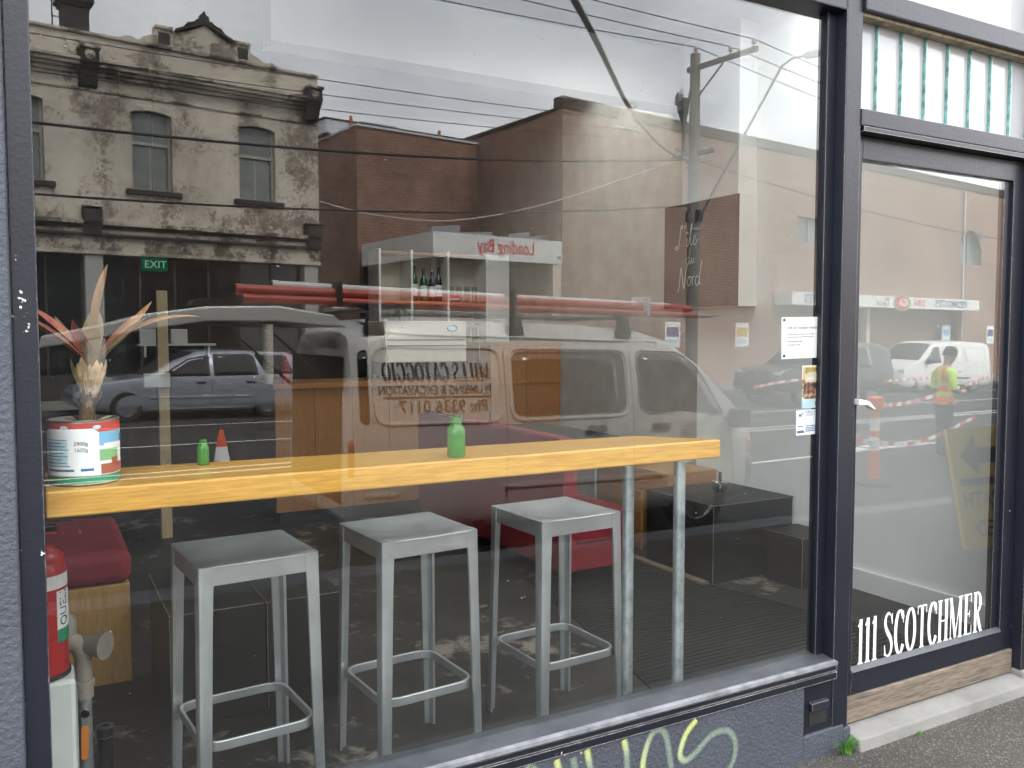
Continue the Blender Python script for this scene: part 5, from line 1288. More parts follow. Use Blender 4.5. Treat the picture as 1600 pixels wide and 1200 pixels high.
# ------------------------------------------------------------------ buildings across the street (local: x along the street, front faces +y)
def wall_grid(x0, x1, z0, z1, holes, y0, y1):
    """a wall slab with rectangular holes (hx0, hx1, hz0, hz1), cut into butted blocks"""
    mb = MB(); xs = sorted({x0, x1} | {h[0] for h in holes} | {h[1] for h in holes}); xs = [x for x in xs if x0 <= x <= x1]
    for a, b in zip(xs, xs[1:]):
        zs = [z0]; hs = sorted([h for h in holes if h[0] < (a + b) / 2 < h[1]], key=lambda h: h[2])
        for h in hs: mb.box(a, b, y0, y1, zs[-1], h[2]); zs.append(h[3])
        mb.box(a, b, y0, y1, zs[-1], z1)
    return mb
tb = thing('terrace_building', 'old two storey terrace with peeling cream render, gabled parapet and sash windows', 'building', (0, -21.5, 0), STREET)
wins = [(-0.72, 0.30, 5.20, 7.25), (2.27, 3.27, 5.20, 7.25), (5.03, 6.05, 5.20, 7.25)]
W0, W1 = -6.0, 7.34
wall = wall_grid(W0, W1, 4.32, 7.86, wins, -0.35, 0.0).build('wall', 'peeling_render', tb)
MB().box(W0, W1, -9.0, -0.36, -1.0, 8.3).build('body', 'peeling_render', tb)
MB().box(W0, W1, -0.35, 0.02, 8.20, 8.84).build('parapet', 'peeling_render', tb, 0.02)
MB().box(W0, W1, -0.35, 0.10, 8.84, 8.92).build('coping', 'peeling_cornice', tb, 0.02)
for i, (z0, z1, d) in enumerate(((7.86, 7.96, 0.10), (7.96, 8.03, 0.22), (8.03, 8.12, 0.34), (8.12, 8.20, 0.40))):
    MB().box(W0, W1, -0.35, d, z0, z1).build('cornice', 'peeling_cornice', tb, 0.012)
MB().box(W0, W1, 0.0005, 0.045, 7.50, 7.56).build('string_course', 'peeling_cornice', tb, 0.01)
gp = [(2.02, 8.925), (2.18, 9.02), (2.34, 9.03), (2.48, 8.96), (2.66, 9.10), (2.88, 9.18), (2.90, 9.34), (3.36, 9.36), (3.44, 9.32), (3.72, 9.42), (4.15, 9.66), (4.58, 9.44), (4.84, 9.30), (4.92, 9.38), (5.36, 9.36), (5.40, 9.16), (5.62, 9.08), (5.80, 8.97), (5.98, 9.03), (6.20, 8.925)]
gb = MB().prism(gp, 'y', -0.25, 0.05).build('gable', 'peeling_render', tb, 0.015)
rk = MB()
for (x0, z0), (x1, z1) in (((3.40, 9.33), (4.15, 9.68)), ((4.15, 9.68), (4.90, 9.32))): rk.prism([(x0, z0), (x1, z1), (x1, z1 + 0.07), (x0, z0 + 0.07)], 'y', -0.27, 0.16)
rk.build('raking_cornice', 'stained_stone', gb)
MB().prism([(3.62, 9.53), (3.72, 9.66), (3.86, 9.64), (3.95, 9.78), (4.02, 9.76), (4.05, 9.92), (4.10, 9.90), (4.15, 10.04), (4.20, 9.90), (4.25, 9.92), (4.28, 9.76), (4.35, 9.78), (4.44, 9.64), (4.58, 9.66), (4.68, 9.53), (4.15, 9.76)], 'y', -0.12, 0.10).build('finial', 'stained_stone', gb, 0.012)
for x in (2.93, 4.97):
    MB().box(x - 0.03, x + 0.40, -0.26, 0.12, 9.34, 9.42).build('pier_cap', 'peeling_cornice', gb, 0.01); MB().box(x + 0.05, x + 0.33, 0.0505, 0.06, 8.97, 9.26).build('recess', 'stained_stone', gb)
for x in (-4.2, 1.08, 6.88):
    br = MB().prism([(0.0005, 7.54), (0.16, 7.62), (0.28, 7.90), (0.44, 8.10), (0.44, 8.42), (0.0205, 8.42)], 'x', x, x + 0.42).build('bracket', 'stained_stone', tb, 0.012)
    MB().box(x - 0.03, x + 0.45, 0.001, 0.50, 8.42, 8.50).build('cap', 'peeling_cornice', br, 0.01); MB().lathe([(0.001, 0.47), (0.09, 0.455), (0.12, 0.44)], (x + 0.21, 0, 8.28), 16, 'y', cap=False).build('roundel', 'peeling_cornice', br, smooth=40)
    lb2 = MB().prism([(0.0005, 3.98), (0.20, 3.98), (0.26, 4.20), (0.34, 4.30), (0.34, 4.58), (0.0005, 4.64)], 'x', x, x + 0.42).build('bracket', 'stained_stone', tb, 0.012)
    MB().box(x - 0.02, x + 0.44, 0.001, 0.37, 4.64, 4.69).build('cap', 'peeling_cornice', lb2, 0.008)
for (a, b, z0, z1) in wins:
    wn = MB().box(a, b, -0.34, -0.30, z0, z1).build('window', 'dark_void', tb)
    mid = z0 + 1.22
    MB().box(a + 0.07, (a + b) / 2 - 0.02, -0.25, -0.235, z0 + 0.06, mid - 0.05).build('pane', 'house_glass', wn); MB().box((a + b) / 2 + 0.02, b - 0.07, -0.25, -0.235, z0 + 0.06, mid - 0.05).build('pane', 'house_glass', wn)
    MB().box(a + 0.07, b - 0.07, -0.20, -0.185, mid + 0.04, z1 - 0.02).build('pane', 'house_glass', wn)
    for q in ((a + 0.0005, a + 0.065, z0, z1), (b - 0.065, b - 0.0005, z0, z1)): MB().box(q[0], q[1], -0.30, -0.16, q[2] + 0.001, q[3] - 0.001).build('frame', 'window_timber', wn, 0.004)
    MB().box(a + 0.066, b - 0.066, -0.27, -0.17, mid - 0.045, mid + 0.035).build('meeting_rail', 'window_timber', wn, 0.004); MB().box((a + b) / 2 - 0.018, (a + b) / 2 + 0.018, -0.26, -0.22, z0 + 0.06, mid - 0.046).build('glazing_bar', 'window_timber', wn); MB().box(a + 0.066, b - 0.066, -0.27, -0.20, z0 + 0.001, z0 + 0.058).build('bottom_rail', 'window_timber', wn)
    # segmental head in front of the square opening
    n = 10; pts = [(a, z1 + 0.001), (b, z1 + 0.001)] + [(b - (b - a) * i / n, z1 - 0.10 + 0.085 * (1 - (2 * i / n - 1) ** 2)) for i in range(n + 1)]
    MB().prism(pts, 'y', -0.345, -0.0015).build('arch', 'peeling_render', wn)
    MB().box(a - 0.16, b + 0.22, -0.30, 0.11, z0 - 0.13, z0 - 0.0005).build('sill', 'stained_stone', wn, 0.012)
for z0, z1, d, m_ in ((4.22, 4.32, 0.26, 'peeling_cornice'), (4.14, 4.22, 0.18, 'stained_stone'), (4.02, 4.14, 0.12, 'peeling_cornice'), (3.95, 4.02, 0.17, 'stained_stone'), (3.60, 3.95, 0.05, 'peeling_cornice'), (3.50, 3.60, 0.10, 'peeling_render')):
    MB().box(W0, W1, -0.35, d, z0, z1).build('shop_cornice', m_, tb, 0.01)
for x in (-4.2, 1.12, 6.86): MB().box(x, x + 0.42, -0.40, 0.03, -1.0, 3.50).build('pier', 'pier_paint', tb, 0.015)
for (a, b) in ((-3.77, 1.11), (1.55, 6.85)):
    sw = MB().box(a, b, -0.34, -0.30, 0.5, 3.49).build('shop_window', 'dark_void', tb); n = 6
    for i in range(n + 1): MB().box(a + (b - a - 0.06) * i / n, a + (b - a - 0.06) * i / n + 0.06, -0.30, -0.22, 0.5, 3.49).build('mullion', 'stained_stone', sw)
    for i in range(n): MB().box(a + (b - a - 0.06) * i / n + 0.061, a + (b - a - 0.06) * (i + 1) / n - 0.001, -0.275, -0.265, 0.5, 3.48).build('pane', 'car_glass', sw)
    MB().box(a, b, -0.34, -0.20, -1.0, 0.5).build('stall_riser', 'stained_stone', tb)
ch = MB().box(1.25, 1.90, -3.4, -2.75, 8.3, 10.45).build('chimney', 'stained_stone', tb, 0.01)
for z, d in ((10.45, 0.06), (10.55, 0.12), (10.68, 0.05)): MB().box(1.25 - d, 1.90 + d, -3.4 - d, -2.75 + d, z, z + 0.10).build('cap', 'stained_stone', ch, 0.01)
ld = MB()
for x in (0.98, 1.16): ld.tube([(x, -2.72, 8.4), (x, -2.72, 10.6)], 0.018, 6)
for k in range(5): ld.tube([(0.98, -2.72, 8.9 + k * 0.38), (1.16, -2.72, 8.9 + k * 0.38)], 0.014, 6)
ld.build('ladder', 'wire_black', ch)

bb = thing('brick_warehouse', 'large red brick supermarket building with loading bay, flat parapet and white canopy', 'building', (0, -21.5, 0), STREET)
box_uv(wall_grid(16.50, 62, -1.6, 9.45, [(30.2, 32.4, 5.65, 6.80), (45.0, 47.4, 5.40, 7.30), (33.5, 45.0, -1.5, 2.75)], -0.4, 0.0).build('wall', 'lit_red_brick', bb))
box_uv(MB().box(16.50, 62, -16, -0.401, -1.6, 9.38).build('body', 'red_brick', bb))
box_uv(MB().box(16.46, 62, -0.45, 0.06, 9.45, 9.85).build('parapet_band', 'brick_coping', bb)); box_uv(MB().box(16.44, 16.95, -16, -0.451, 9.39, 9.50).build('side_coping', 'brick_coping', bb))
box_uv(MB().box(11.14, 16.499, -16, -5.2, -1.6, 9.06).build('wing', 'red_brick', bb)); MB().box(11.10, 16.498, -16, -5.15, 9.061, 9.14).build('wing_coping', 'corrugated_white', bb)
# roof plant behind the wing parapet
rp = MB().prism([(10.9, 9.2), (18.4, 9.2), (18.4, 9.72), (10.9, 9.72)], 'y', -10.5, -7.4).build('roof_plant', 'corrugated_white', bb)
MB().box(10.85, 18.45, -10.55, -7.35, 9.721, 9.78).build('roof_sheet', 'stained_stone', rp)
for k in range(24): MB().box(10.95 + k * 0.31, 11.08 + k * 0.31, -7.399, -7.37, 9.22, 9.70).build('rib', 'corrugated_white', rp)
for x in (11.9, 15.9): MB().box(x, x + 0.12, -7.36, -7.30, 9.0, 9.95).build('bracket', 'brown_print', rp)
for x in (16.2, 17.6): MB().lathe([(0.001, 0.02), (0.26, 0.02), (0.30, 0.0), (0.30, -0.1)], (x, -7.3, 9.42), 20, 'y', cap=False).build('fan', 'grey_plastic', rp)
MB().tube([(12.6, -7.8, 9.86), (14.2, -7.8, 9.86)], 0.09, 10).build('duct', 'alloy', rp)
for (a, b, z0, z1) in ((30.2, 32.4, 5.65, 6.80),):
    wn = MB().box(a, b, -0.36, -0.30, z0, z1).build('window', 'house_glass', bb)
    for x in (a, (a + b) / 2 - 0.03, b - 0.06): MB().box(x, x + 0.06, -0.30, -0.2, z0, z1).build('frame', 'window_timber', wn)
    MB().box(a, b, -0.299, -0.22, z0, z0 + 0.06).build('frame', 'window_timber', wn)
wn = MB().box(45.0, 47.4, -0.36, -0.30, 5.40, 7.30).build('window', 'house_glass', bb)
n = 12; MB().prism([(45.0, 7.301), (47.4, 7.301)] + [(47.4 - 2.4 * i / n, 6.3 + 1.0 * math.sin(math.pi * i / n)) for i in range(n + 1)], 'y', -0.39, -0.002).build('arch', 'lit_red_brick', wn)
for x in (45.0, 46.17, 47.34): MB().box(x, x + 0.06, -0.30, -0.2, 5.4, 7.2).build('frame', 'window_timber', wn)
# loading bay in the nook
dk = thing('loading_bay', '', '', (0, 0, 0)); del dk['label']; del dk['category']; dk.parent = bb; dk['label'] = 'white fascia reading Loading Bay'
MB().box(11.19, 16.495, -0.16, 0.0, 3.98, 4.78).build('fascia', 'fascia_white', dk, 0.01); MB().box(11.19, 11.33, -5.0, -0.161, 3.98, 4.78).build('fascia', 'fascia_white', dk, 0.01)
MB().box(11.34, 16.49, -5.15, -0.165, 4.30, 4.40).build('roof', 'dark_void', dk); MB().box(11.20, 16.49, -5.19, -4.9, -1.2, 3.97).build('dark_back_wall', 'dark_void', dk)  # bay's shade put into near-black roof and back wall
MB().box(16.10, 16.49, -4.8, -0.02, -1.2, 3.97).build('side_wall', 'cream_wall', dk); MB().box(11.20, 11.33, -0.16, -0.02, -1.2, 3.975).build('post', 'grey_plastic', dk)
for k, (a, b, d) in enumerate(((11.5, 12.6, 0.35), (12.7, 13.9, 0.2), (14.6, 15.5, 0.32), (15.55, 16.4, 0.28))): MB().prism([(a, 4.79), (b, 4.79), (b, 4.79 + d), (a, 4.79 + d * 0.6)], 'y', -0.9, -0.6).build('flashing', 'alloy', dk)
MB().lathe([(0.06, 0.0), (0.06, 0.25), (0.001, 0.28)], (16.3, 0.0, 4.22), 12, 'y').build('lamp', 'corrugated_white', dk)
text_obj('lettering', 'Loading Bay', 0.62, 'sign_red', dk, (15.27, 0.006, 4.24), TO_STREET, xs=0.80, offset=0.010)
# canopy
cn = MB().box(28.6, 45.4, 0.001, 0.9, 2.80, 3.36).build('canopy', 'fascia_white', bb, 0.01)
text_obj('lettering', "PIEDIMONTE'S", 0.52, 'sign_blue', cn, (44.0, 0.906, 2.92), TO_STREET, offset=0.006); text_obj('lettering', "PIEDIMONTE'S", 0.52, 'sign_blue', cn, (32.8, 0.906, 2.92), TO_STREET, offset=0.006)
text_obj('lettering', 'SUPA', 0.46, 'sign_red', cn, (39.7, 0.906, 2.93), TO_STREET, offset=0.006); text_obj('lettering', 'plus', 0.24, 'sign_blue', cn, (36.3, 0.906, 3.16), TO_STREET); text_obj('lettering', 'Liquor', 0.40, 'print_black', cn, (36.3, 0.906, 2.88), TO_STREET)
el = MB().lathe([(0.001, 0.012), (0.52, 0.010)], seg=28, axis='y', cap=False); el.v = [(p[0] * 1.25 + 37.5, p[1] + 0.90, p[2] * 0.66 + 3.08) for p in el.v]; el.build('emblem', 'sign_red', cn)
el = MB().lathe([(0.53, 0.008), (0.64, 0.008)], seg=28, axis='y', cap=False); el.v = [(p[0] * 1.25 + 37.5, p[1] + 0.90, p[2] * 0.66 + 3.08) for p in el.v]; el.build('emblem_ring', 'meadow_print', cn)
text_obj('lettering', 'IGA', 0.50, 'bright_white', cn, (38.0, 0.918, 2.91), TO_STREET, offset=0.014)
MB().box(33.5, 45.0, -3.6, -3.5, -1.5, 2.74).build('dark_entry_back', 'dark_void', bb); MB().box(36.0, 36.3, -0.35, -0.05, -1.5, 2.74).build('entry_post', 'cream_wall', bb); MB().box(40.6, 41.6, -0.5, -0.42, -1.5, 2.4).build('entry_panel', 'cream_wall', bb)  # near-black sheet at the back stands for the unlit entry
MB().tube([(45.2, 0.08, -1.2), (45.2, 0.08, 9.4)], 0.05, 8).build('downpipe', 'corrugated_white', bb)
for k, (x, m_, lbl) in enumerate(((21.75, 'poster_purple', 'purple poster on the brick wall nearest the power pole'), (26.0, 'poster_yellow', 'yellow headed poster on the brick wall beside the dark four wheel drive'), (43.2, 'sky_print', 'poster on the brick wall above the white delivery van'), (48.3, 'poster_purple', 'poster on the brick wall right of the downpipe'))):
    p_ = FW(x, 0, 0); t = thing('wall_poster', lbl, 'poster', (p_[0] + 0.012 * sa, p_[1] + 0.012 * ca, 1.0), STREET, 'posters on the brick wall')
    MB().box(0, 0.86, -0.008, 0.0, 0, 1.0).build('sheet', 'paper_white', t); MB().box(0.08, 0.78, 0.0005, 0.003, 0.42, 0.80).build('picture', m_, t); MB().box(0.08, 0.78, 0.0005, 0.003, 0.12, 0.32).build('picture', 'pale_blue_print', t)

# ------------------------------------------------------------------ pole, lamp, wires
p_ = FW(20.4, -2.6, 0); pz = road_z(p_[0])
pp = thing('power_pole', 'tall timber power pole with crossarm and cable box before the brick building', 'pole', (p_[0], p_[1], 0), STREET)
MB().tube([(0, 0, pz), (0, 0, 5.0), (0, 0, 11.35)], [0.24, 0.22, 0.17], 16).build('shaft', 'pole_timber', pp, smooth=50)
MB().box(-0.07, 0.07, -0.35, 2.65, 10.78, 10.94).build('crossarm', 'pole_timber', pp, 0.01)
MB().tube([(0.1, 0.12, 9.95), (0.1, 1.15, 10.78)], 0.035, 8).build('brace', 'alloy', pp)
for y in (0.02, 1.55, 2.50): MB().lathe([(0.03, 0), (0.03, 0.10), (0.085, 0.12), (0.05, 0.17), (0.085, 0.19), (0.04, 0.27), (0.001, 0.28)], (0, y, 10.941 if y > 0.1 else 11.351), 12).build('insulator', 'porcelain', pp, smooth=40)
MB().tube([(-0.10, -0.42, 8.0), (-0.10, -0.42, 9.0), (-0.10, -0.45, 9.45), (-0.10, -0.48, 9.85)], [0.07, 0.07, 0.20, 0.24], 12).build('cable_head', 'grey_plastic', pp, smooth=50)
for k, (dx_, dy_) in enumerate(((-0.02, -0.80), (-0.25, -0.42), (0.05, -0.24))): MB().lathe([(0.07, 0), (0.12, 0.05), (0.07, 0.09), (0.12, 0.14), (0.07, 0.18), (0.10, 0.25), (0.02, 0.45)], (dx_, dy_, 9.75), 12).build('cable_bushing', 'porcelain' if k == 1 else 'grey_plastic', pp, smooth=40)
MB().tube([(0, -0.3, 7.6), (0, -0.42, 8.05)], 0.06, 8).build('conduit', 'grey_plastic', pp)
MB().box(-0.06, 0.06, -1.0, 0.95, 7.80, 7.95).build('crossarm', 'pole_timber', pp, 0.01)
for y in (-0.8, -0.3, 0.4, 0.8): MB().lathe([(0.05, 0), (0.08, 0.06), (0.05, 0.10), (0.07, 0.16), (0.001, 0.18)], (0, y, 7.951), 10).build('insulator', 'porcelain', pp)
for z in (7.35, 6.3, 5.2): MB().lathe([(0.25, z), (0.25, z + 0.07)], seg=16).build('band', 'alloy', pp)
MB().box(-0.12, 0.12, -0.28, -0.16 + 0.5, 5.5, 5.9).build('junction_box', 'grey_plastic', pp, 0.01)
sl = thing('street_lamp', 'street lamp on a long slanting arm fixed to the power pole', 'lamp', FW(20.4, -2.86, 5.6), STREET)
MB().tube([(0, 0, 0), (0, 0.44, 0.62), (0, 3.35, 4.45), (0, 3.75, 4.60), (0, 4.15, 4.56)], [0.05, 0.05, 0.04, 0.035, 0.035], 10).build('arm', 'galvanised', sl, smooth=50)
hd = MB().lathe([(0.03, 0), (0.11, 0.10), (0.16, 0.40), (0.14, 0.62), (0.04, 0.72), (0.001, 0.72)], seg=18, axis='y', cap=False); hd.v = [(p[0] * 1.1, p[1] + 4.10, p[2] * 0.8 + 4.57) for p in hd.v]; hd.build('head', 'corrugated_white', sl, smooth=50)
hd = MB().lathe([(0.05, 0.12), (0.13, 0.20), (0.13, 0.55), (0.05, 0.64)], seg=16, axis='y'); hd.v = [(p[0], p[1] + 4.10, p[2] * 0.7 + 4.50) for p in hd.v]; hd.build('lens', 'lamp_lens', sl, smooth=50)
def wire(name, label, pts, r, mat='wire_black', n=10, group='overhead wires'):
    P = cr(pts, n); o = Vector(P[0])
    t = MB().tube([tuple(Vector(p) - o) for p in P], r, 6).build(name, mat, None, smooth=60, loc=tuple(o)); return tag(t, label, 'wire', group)
def sagged(s0, z0, s1, z1, off0, off1, sag, n=14): return [FW(s0 + (s1 - s0) * i / n, off0 + (off1 - off0) * i / n, z0 + (z1 - z0) * i / n - sag * 4 * (i / n) * (1 - i / n)) for i in range(n + 1)]
wire('power_line', 'nearest high power line leaving the crossarm tip to the left', sagged(20.4, 11.2, -26, 10.6, -5.1, -5.1, 0.5), 0.016, n=2)
wire('power_line', 'middle high power line leaving the crossarm to the left', sagged(20.4, 11.2, -26, 10.6, -4.15, -4.15, 0.55), 0.016, n=2)
wire('power_line', 'high power line leaving the pole top to the left', sagged(20.4, 11.6, -26, 11.0, -2.6, -2.6, 0.9), 0.016, n=2)
wire('power_line', 'high power line leaving the crossarm tip to the right', sagged(20.4, 11.2, 64, 10.4, -5.1, -5.1, 0.6), 0.018, n=2)
wire('power_line', 'high power line leaving the crossarm middle to the right', sagged(20.4, 11.2, 64, 10.4, -4.15, -4.15, 0.6), 0.018, n=2)
wire('power_line', 'high power line leaving the pole top to the right', sagged(20.4, 11.6, 64, 10.8, -2.6, -2.6, 0.8), 0.018, n=2)
wire('phone_cable', 'thick black cable crossing the upper windows of the old terrace', sagged(20.4, 7.72, -22, 7.2, -2.5, -2.5, 1.45), 0.034, n=2)
wire('phone_cable', 'lower black cable crossing below the terrace window sills', sagged(20.4, 6.1, -22, 5.6, -2.5, -2.5, 1.35), 0.026, n=2)
wire('phone_cable', 'black cable running right from the pole over the canopy', sagged(20.4, 7.75, 64, 7.2, -2.5, -2.5, 1.0), 0.022, n=2)
wire('service_wire', 'pale twisted wire sagging from the terrace corner to the pole', [FW(7.3, -0.1, 5.35), FW(8.6, -0.8, 5.0), FW(11, -1.3, 4.95), (FW(14, -1.8, 5.6)), FW(17.5, -2.2, 6.8), FW(20.4, -2.4, 7.9)], 0.018, 'wire_pale')
wire('service_wire', 'pale wire running right from the pole across the brick front', [FW(20.4, -2.6, 7.9), FW(24, -2.4, 7.5), FW(28, -2, 7.6), FW(33, -1, 8.3), FW(36, 0.05, 9.0)], 0.018, 'wire_pale')
for k in range(3): wire('power_line', ('upper', 'middle', 'lower')[k] + ' thin wire between the terrace cornice and the roof plant', sagged(20.4, 9.2 - k * 0.3, -26, 8.8 - k * 0.3, -1.2, -1.2, 0.75 + 0.12 * k), 0.012, n=2)
wire('service_cable', 'thick twisted cable swooping from the pole towards the shop, a sneaker on it', [(0.75, -0.03, 3.66), (2.5, -2.2, 3.95), (3.92, -3.82, 4.23), (5.25, -5.4, 4.54), (7.98, -8.49, 4.92), (11.55, -12.27, 5.5), (15.0, -15.8, 6.2), (17.44, -18.26, 6.87), (18.6, -20.2, 7.6), FW(20.4, -2.4, 7.85)], 0.030, n=8, group=None)
sh = thing('sneaker', 'pale canvas sneaker hanging from the thick overhead cable', 'shoe', (7.86, -8.40, 4.60)); sh.rotation_euler = (R(8), R(12), R(43)); sh.scale = (1.15, 1.15, 1.15)
prof = rounded([(-0.14, 0.0), (0.15, 0.0), (0.15, 0.045), (0.05, 0.085), (-0.01, 0.15), (-0.02, 0.24), (-0.13, 0.25), (-0.14, 0.10)], 0.03, 4)
MB().prism(prof, 'y', -0.045, 0.045).build('upper', 'canvas_shoe', sh, 0.02, smooth=50); MB().prism(rounded([(-0.15, -0.03), (0.165, -0.03), (0.17, 0.0), (-0.15, 0.0)], 0.012), 'y', -0.05, 0.05).build('sole', 'shoe_rubber', sh, 0.01)
MB().tube([(-0.06, 0, 0.24), (-0.02, 0.02, 0.34), (0.04, 0.0, 0.33), (0.0, -0.02, 0.20)], 0.008, 6).build('lace', 'shoe_rubber', sh)

# ------------------------------------------------------------------ road works
def cone(x, y, h, label):
    t = thing('traffic_cone', label, 'cone', (x, y, road_z(x))); MB().box(-0.15, 0.15, -0.15, 0.15, 0, 0.03).build('base', 'black_rubber', t, 0.01)
    MB().lathe([(0.11, 0.03), (0.075, h * 0.5)], seg=20).build('lower_band', 'bright_white', t, smooth=50); MB().lathe([(0.0752, h * 0.5), (0.03, h), (0.001, h)], seg=20, cap=False).build('top', 'bollard_orange', t, smooth=50)
cone(2.23, -10.2, 0.46, 'orange and white traffic cone standing on the road before the silver wagon')
bo = thing('bollard', 'orange T top bollard with reflective bands holding barrier tape', 'bollard', (9.3, -5.05, road_z(9.3)))
MB().lathe([(0.22, 0), (0.22, 0.04), (0.10, 0.09), (0.001, 0.09)], seg=20, cap=False).build('base', 'black_rubber', bo, smooth=40)
MB().lathe([(0.075, 0.09), (0.065, 0.45)], seg=18).build('stem', 'bollard_orange', bo, smooth=50); MB().lathe([(0.0665, 0.451), (0.062, 0.62)], seg=18).build('band', 'bright_white', bo, smooth=50); MB().lathe([(0.0625, 0.621), (0.06, 0.70)], seg=18).build('stem', 'bollard_orange', bo, smooth=50); MB().lathe([(0.0605, 0.701), (0.058, 0.86)], seg=18).build('band', 'bright_white', bo, smooth=50); MB().lathe([(0.0585, 0.861), (0.055, 0.96), (0.10, 0.98), (0.11, 1.04), (0.10, 1.12), (0.04, 1.14)], seg=18).build('top', 'bollard_orange', bo, smooth=50)
def tape(label, pts, h=0.06):
    t = thing('barrier_tape', label, 'tape', tuple(pts[0]), group='barrier tapes'); P = cr(pts, 8); o = Vector(pts[0]); acc = 0.0; runs = [[], []]; cur = []
    a_, b_ = MB(), MB()
    for i in range(len(P) - 1):
        L = (P[i + 1] - P[i]).length; n = max(1, int(L / 0.12))
        for k in range(n):
            p = P[i] + (P[i + 1] - P[i]) * (k / n) - o; q = P[i] + (P[i + 1] - P[i]) * ((k + 1) / n) - o; mb = a_ if int(acc / 0.30) % 2 else b_
            acc += L / n; z = Vector((0, 0.004, h)); mb.face([p, q, q + z, p + z])
    a_.build('white_bands', 'bright_white', t, fix=False)['kind'] = 'stuff'; b_.build('red_bands', 'tape_red', t, fix=False)['kind'] = 'stuff'
tape('red and white barrier tape running right from the bollard top', [(9.3, -5.12, 0.58), (11.5, -6.3, 0.42), (14.0, -7.3, 0.45), (19, -9.5, 0.55)])
tape('lower red and white barrier tape sagging right of the bollard', [(7.6, -4.4, 0.36), (9.3, -5.12, 0.10), (11.0, -5.6, -0.05), (13.5, -6.4, 0.12)])
tape('red and white barrier tape stretched left of the bollard before the dark four wheel drive', [(12.5, -10.4, 0.42), (14.5, -11.3, 0.46), (17.0, -11.6, 0.55)])
tape('upper barrier tape across the front of the white delivery van', [(17.2, -11.0, 0.40), (20.5, -12.3, 0.32), (24.0, -13.5, 0.40)])
ys = thing('footpath_sign', 'yellow footpath closed sign with a black arrow standing on the footpath', 'sign', (6.52, -1.66, -0.12)); ys.rotation_euler = (R(13), 0, R(6))
MB().prism(rounded([(-0.46, 0.0), (0.46, 0.0), (0.46, 0.92), (-0.46, 0.92)], 0.03), 'y', -0.012, 0.012).build('panel', 'sign_yellow', ys, 0.002)
for x in (-0.44, 0.44): MB().tube([(x, -0.03, -0.02), (x, -0.03, 0.95)], 0.014, 8).build('stay', 'grey_plastic', ys)
MB().box(-0.40, 0.40, 0.0125, 0.015, 0.475, 0.53).build('print', 'print_black', ys)
MB().prism([(-0.36, 0.70), (-0.18, 0.86), (-0.18, 0.76), (0.36, 0.76), (0.36, 0.64), (-0.18, 0.64), (-0.18, 0.55)], 'y', 0.0125, 0.0150).build('print', 'print_black', ys)
text_obj('lettering', 'FOOTPATH', 0.165, 'print_black', ys, (0.41, 0.014, 0.31), TO_STREET, xs=0.94, offset=0.003); text_obj('lettering', 'CLOSED', 0.165, 'print_black', ys, (0.30, 0.014, 0.09), TO_STREET, xs=0.98, offset=0.003)

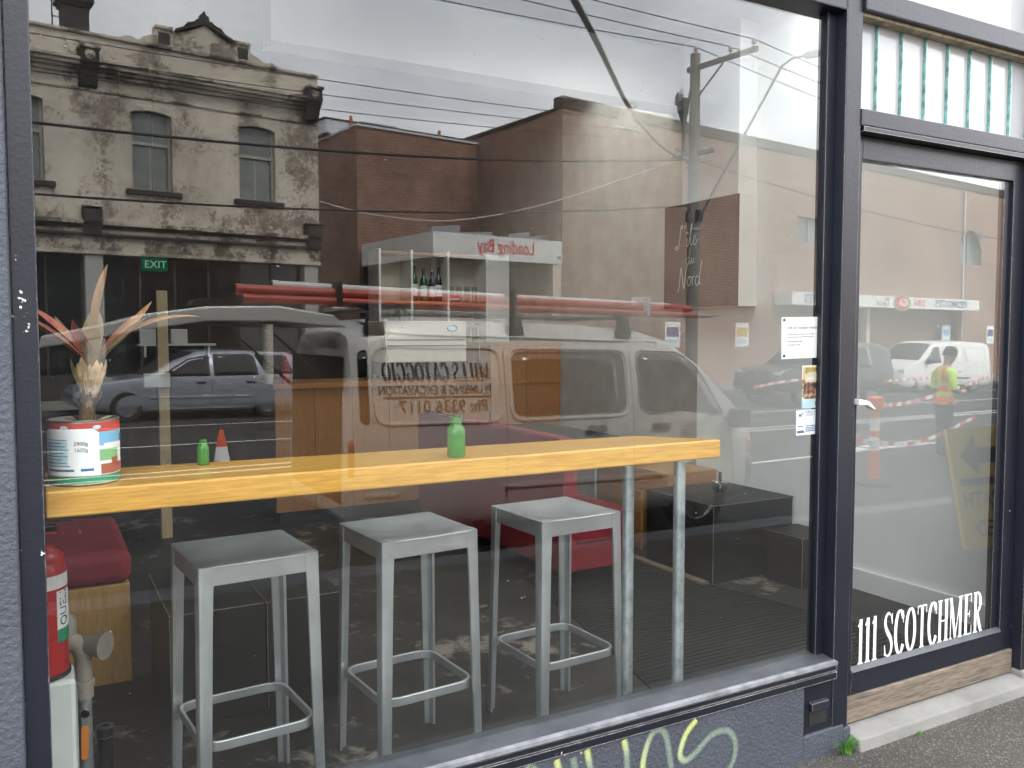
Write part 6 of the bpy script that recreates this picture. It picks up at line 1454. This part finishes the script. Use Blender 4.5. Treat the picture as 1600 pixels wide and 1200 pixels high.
# ------------------------------------------------------------------ the worker, head bowed over what is in his hands
def person(loc, rotz, label):
    t = thing('person', label, 'person', loc, rotz)
    J = {'pel': (0, 0, 0.92, .13), 'wai': (0, 0.01, 1.06, .125), 'che': (0, 0.0, 1.26, .145), 'sho': (0, -0.01, 1.40, .115), 'nec': (0, 0.02, 1.47, .055), 'hd0': (0, 0.05, 1.53, .065), 'hd1': (0, 0.075, 1.60, .090), 'hd2': (0, 0.085, 1.68, .085)}
    E_ = [('pel', 'wai'), ('wai', 'che'), ('che', 'sho'), ('sho', 'nec'), ('nec', 'hd0'), ('hd0', 'hd1'), ('hd1', 'hd2')]
    for s_, k in ((1, 'l'), (-1, 'r')):
        J.update({k + 'hip': (s_ * 0.09, 0, 0.88, .105), k + 'kne': (s_ * 0.10, 0.02 * s_ + 0.02, 0.48, .070), k + 'ank': (s_ * 0.105, -0.02 + 0.02 * s_, 0.09, .050), k + 'toe': (s_ * 0.12, 0.15 + 0.02 * s_, 0.04, .042),
                  k + 'shd': (s_ * 0.19, -0.01, 1.38, .072), k + 'elb': (s_ * 0.25, -0.02, 1.11, .054), k + 'wri': (s_ * 0.12, 0.20, 1.06, .036), k + 'pal': (s_ * 0.085, 0.27, 1.08, .034)})
        E_ += [('pel', k + 'hip'), (k + 'hip', k + 'kne'), (k + 'kne', k + 'ank'), (k + 'ank', k + 'toe'), ('sho', k + 'shd'), (k + 'shd', k + 'elb'), (k + 'elb', k + 'wri'), (k + 'wri', k + 'pal')]
        for f_, (ox, oy, oz, l) in enumerate(((-0.012, 0.045, 0.012, .9), (-0.006, 0.055, 0.006, 1), (0.0, 0.055, -0.004, 1), (0.006, 0.045, -0.014, .85), (-0.045, 0.015, 0.025, .8))):
            a, b = k + 'f%d' % f_, k + 'g%d' % f_
            J[a] = (s_ * (0.080 + ox * s_ * 0 + ox), 0.27 + oy, 1.085 + oz, .0095); J[b] = (s_ * (0.080 + ox - 0.022), 0.27 + oy + 0.012, 1.085 + oz + 0.018, .0085)
            E_ += [(k + 'pal', a), (a, b)]
    names = list(J); me = bpy.data.meshes.new('body'); me.from_pydata([J[n][:3] for n in names], [(names.index(a), names.index(b)) for a, b in E_], [])
    o = bpy.data.objects.new('body', me); col.objects.link(o)
    o.modifiers.new('skin', 'SKIN'); sv = me.skin_vertices[0].data
    for i, n in enumerate(names): sv[i].radius = (J[n][3], J[n][3] * (0.78 if n in ('pel', 'wai', 'che', 'sho') else 1.0))
    sv[0].use_root = True
    ss = o.modifiers.new('sub', 'SUBSURF'); ss.levels = 2; ss.render_levels = 2
    bpy.context.view_layer.update()
    m2 = bpy.data.meshes.new_from_object(o.evaluated_get(bpy.context.evaluated_depsgraph_get())); bpy.data.objects.remove(o)
    m2.materials.clear()
    for k in ('navy_cloth', 'hi_vis_yellow', 'skin', 'hi_vis_orange', 'black_rubber'): m2.materials.append(M[k])
    for p in m2.polygons:
        c = p.center; p.use_smooth = True
        if c.z < 0.12: p.material_index = 4
        elif c.z < 0.93 and c.y < 0.2: p.material_index = 0
        elif c.z > 1.46: p.material_index = 2
        elif c.y > 0.20: p.material_index = 2
        elif abs(c.x) > 0.16 and c.z > 1.02: p.material_index = 1 if c.z > 1.12 else 0
        elif 0.93 < c.z < 1.0 or 1.08 < c.z < 1.16 or (1.2 < c.z < 1.46 and abs(abs(c.x) - 0.09) < 0.035): p.material_index = 3
        else: p.material_index = 1
    b = put('body', m2, None, t)
    MB().lathe([(0.001, 0.135), (0.06, 0.125), (0.095, 0.085), (0.108, 0.02), (0.106, -0.03), (0.098, -0.035)], (0, 0, 0), 22, cap=False).build('beanie', 'dark_knit', t, smooth=60, loc=(0, 0.082, 1.665)).rotation_euler = (R(-14), 0, 0)
    MB().box(-0.16, 0.16, -0.12, 0.12, 0.86, 0.92).build('vest_hem', 'hi_vis_orange', t, 0.03)
    f = MB().tube([(0, 0.16, 1.605), (0, 0.185, 1.585), (0, 0.165, 1.57)], [0.012, 0.014, 0.010], 8).build('nose', 'skin', t, smooth=60)
    for s_ in (1, -1):
        MB().lathe([(0.001, 0.012), (0.011, 0.006), (0.012, 0.0)], (s_ * 0.033, 0.152, 1.625), 10, 'y', cap=False).build('eye', 'dark_void', t); MB().tube([(s_ * 0.092, 0.07, 1.59), (s_ * 0.100, 0.06, 1.63)], 0.014, 8).build('ear', 'skin', t, smooth=60)
    MB().box(-0.028, 0.028, 0.150, 0.158, 1.545, 1.553).build('mouth', 'brown_print', t, 0.002)
    ph = MB().box(-0.06, 0.06, 0.315, 0.325, 1.055, 1.185).build('clipboard', 'grey_plastic', None, 0.003); ph.location = loc; ph.rotation_euler = (0, 0, rotz)
    tag(ph, 'small dark clipboard held by the hi-vis worker', 'clipboard')
    return t
person((12.6, -6.35, road_z(12.6)), R(-70), 'person in a yellow and orange hi-vis vest and dark beanie, head bowed')
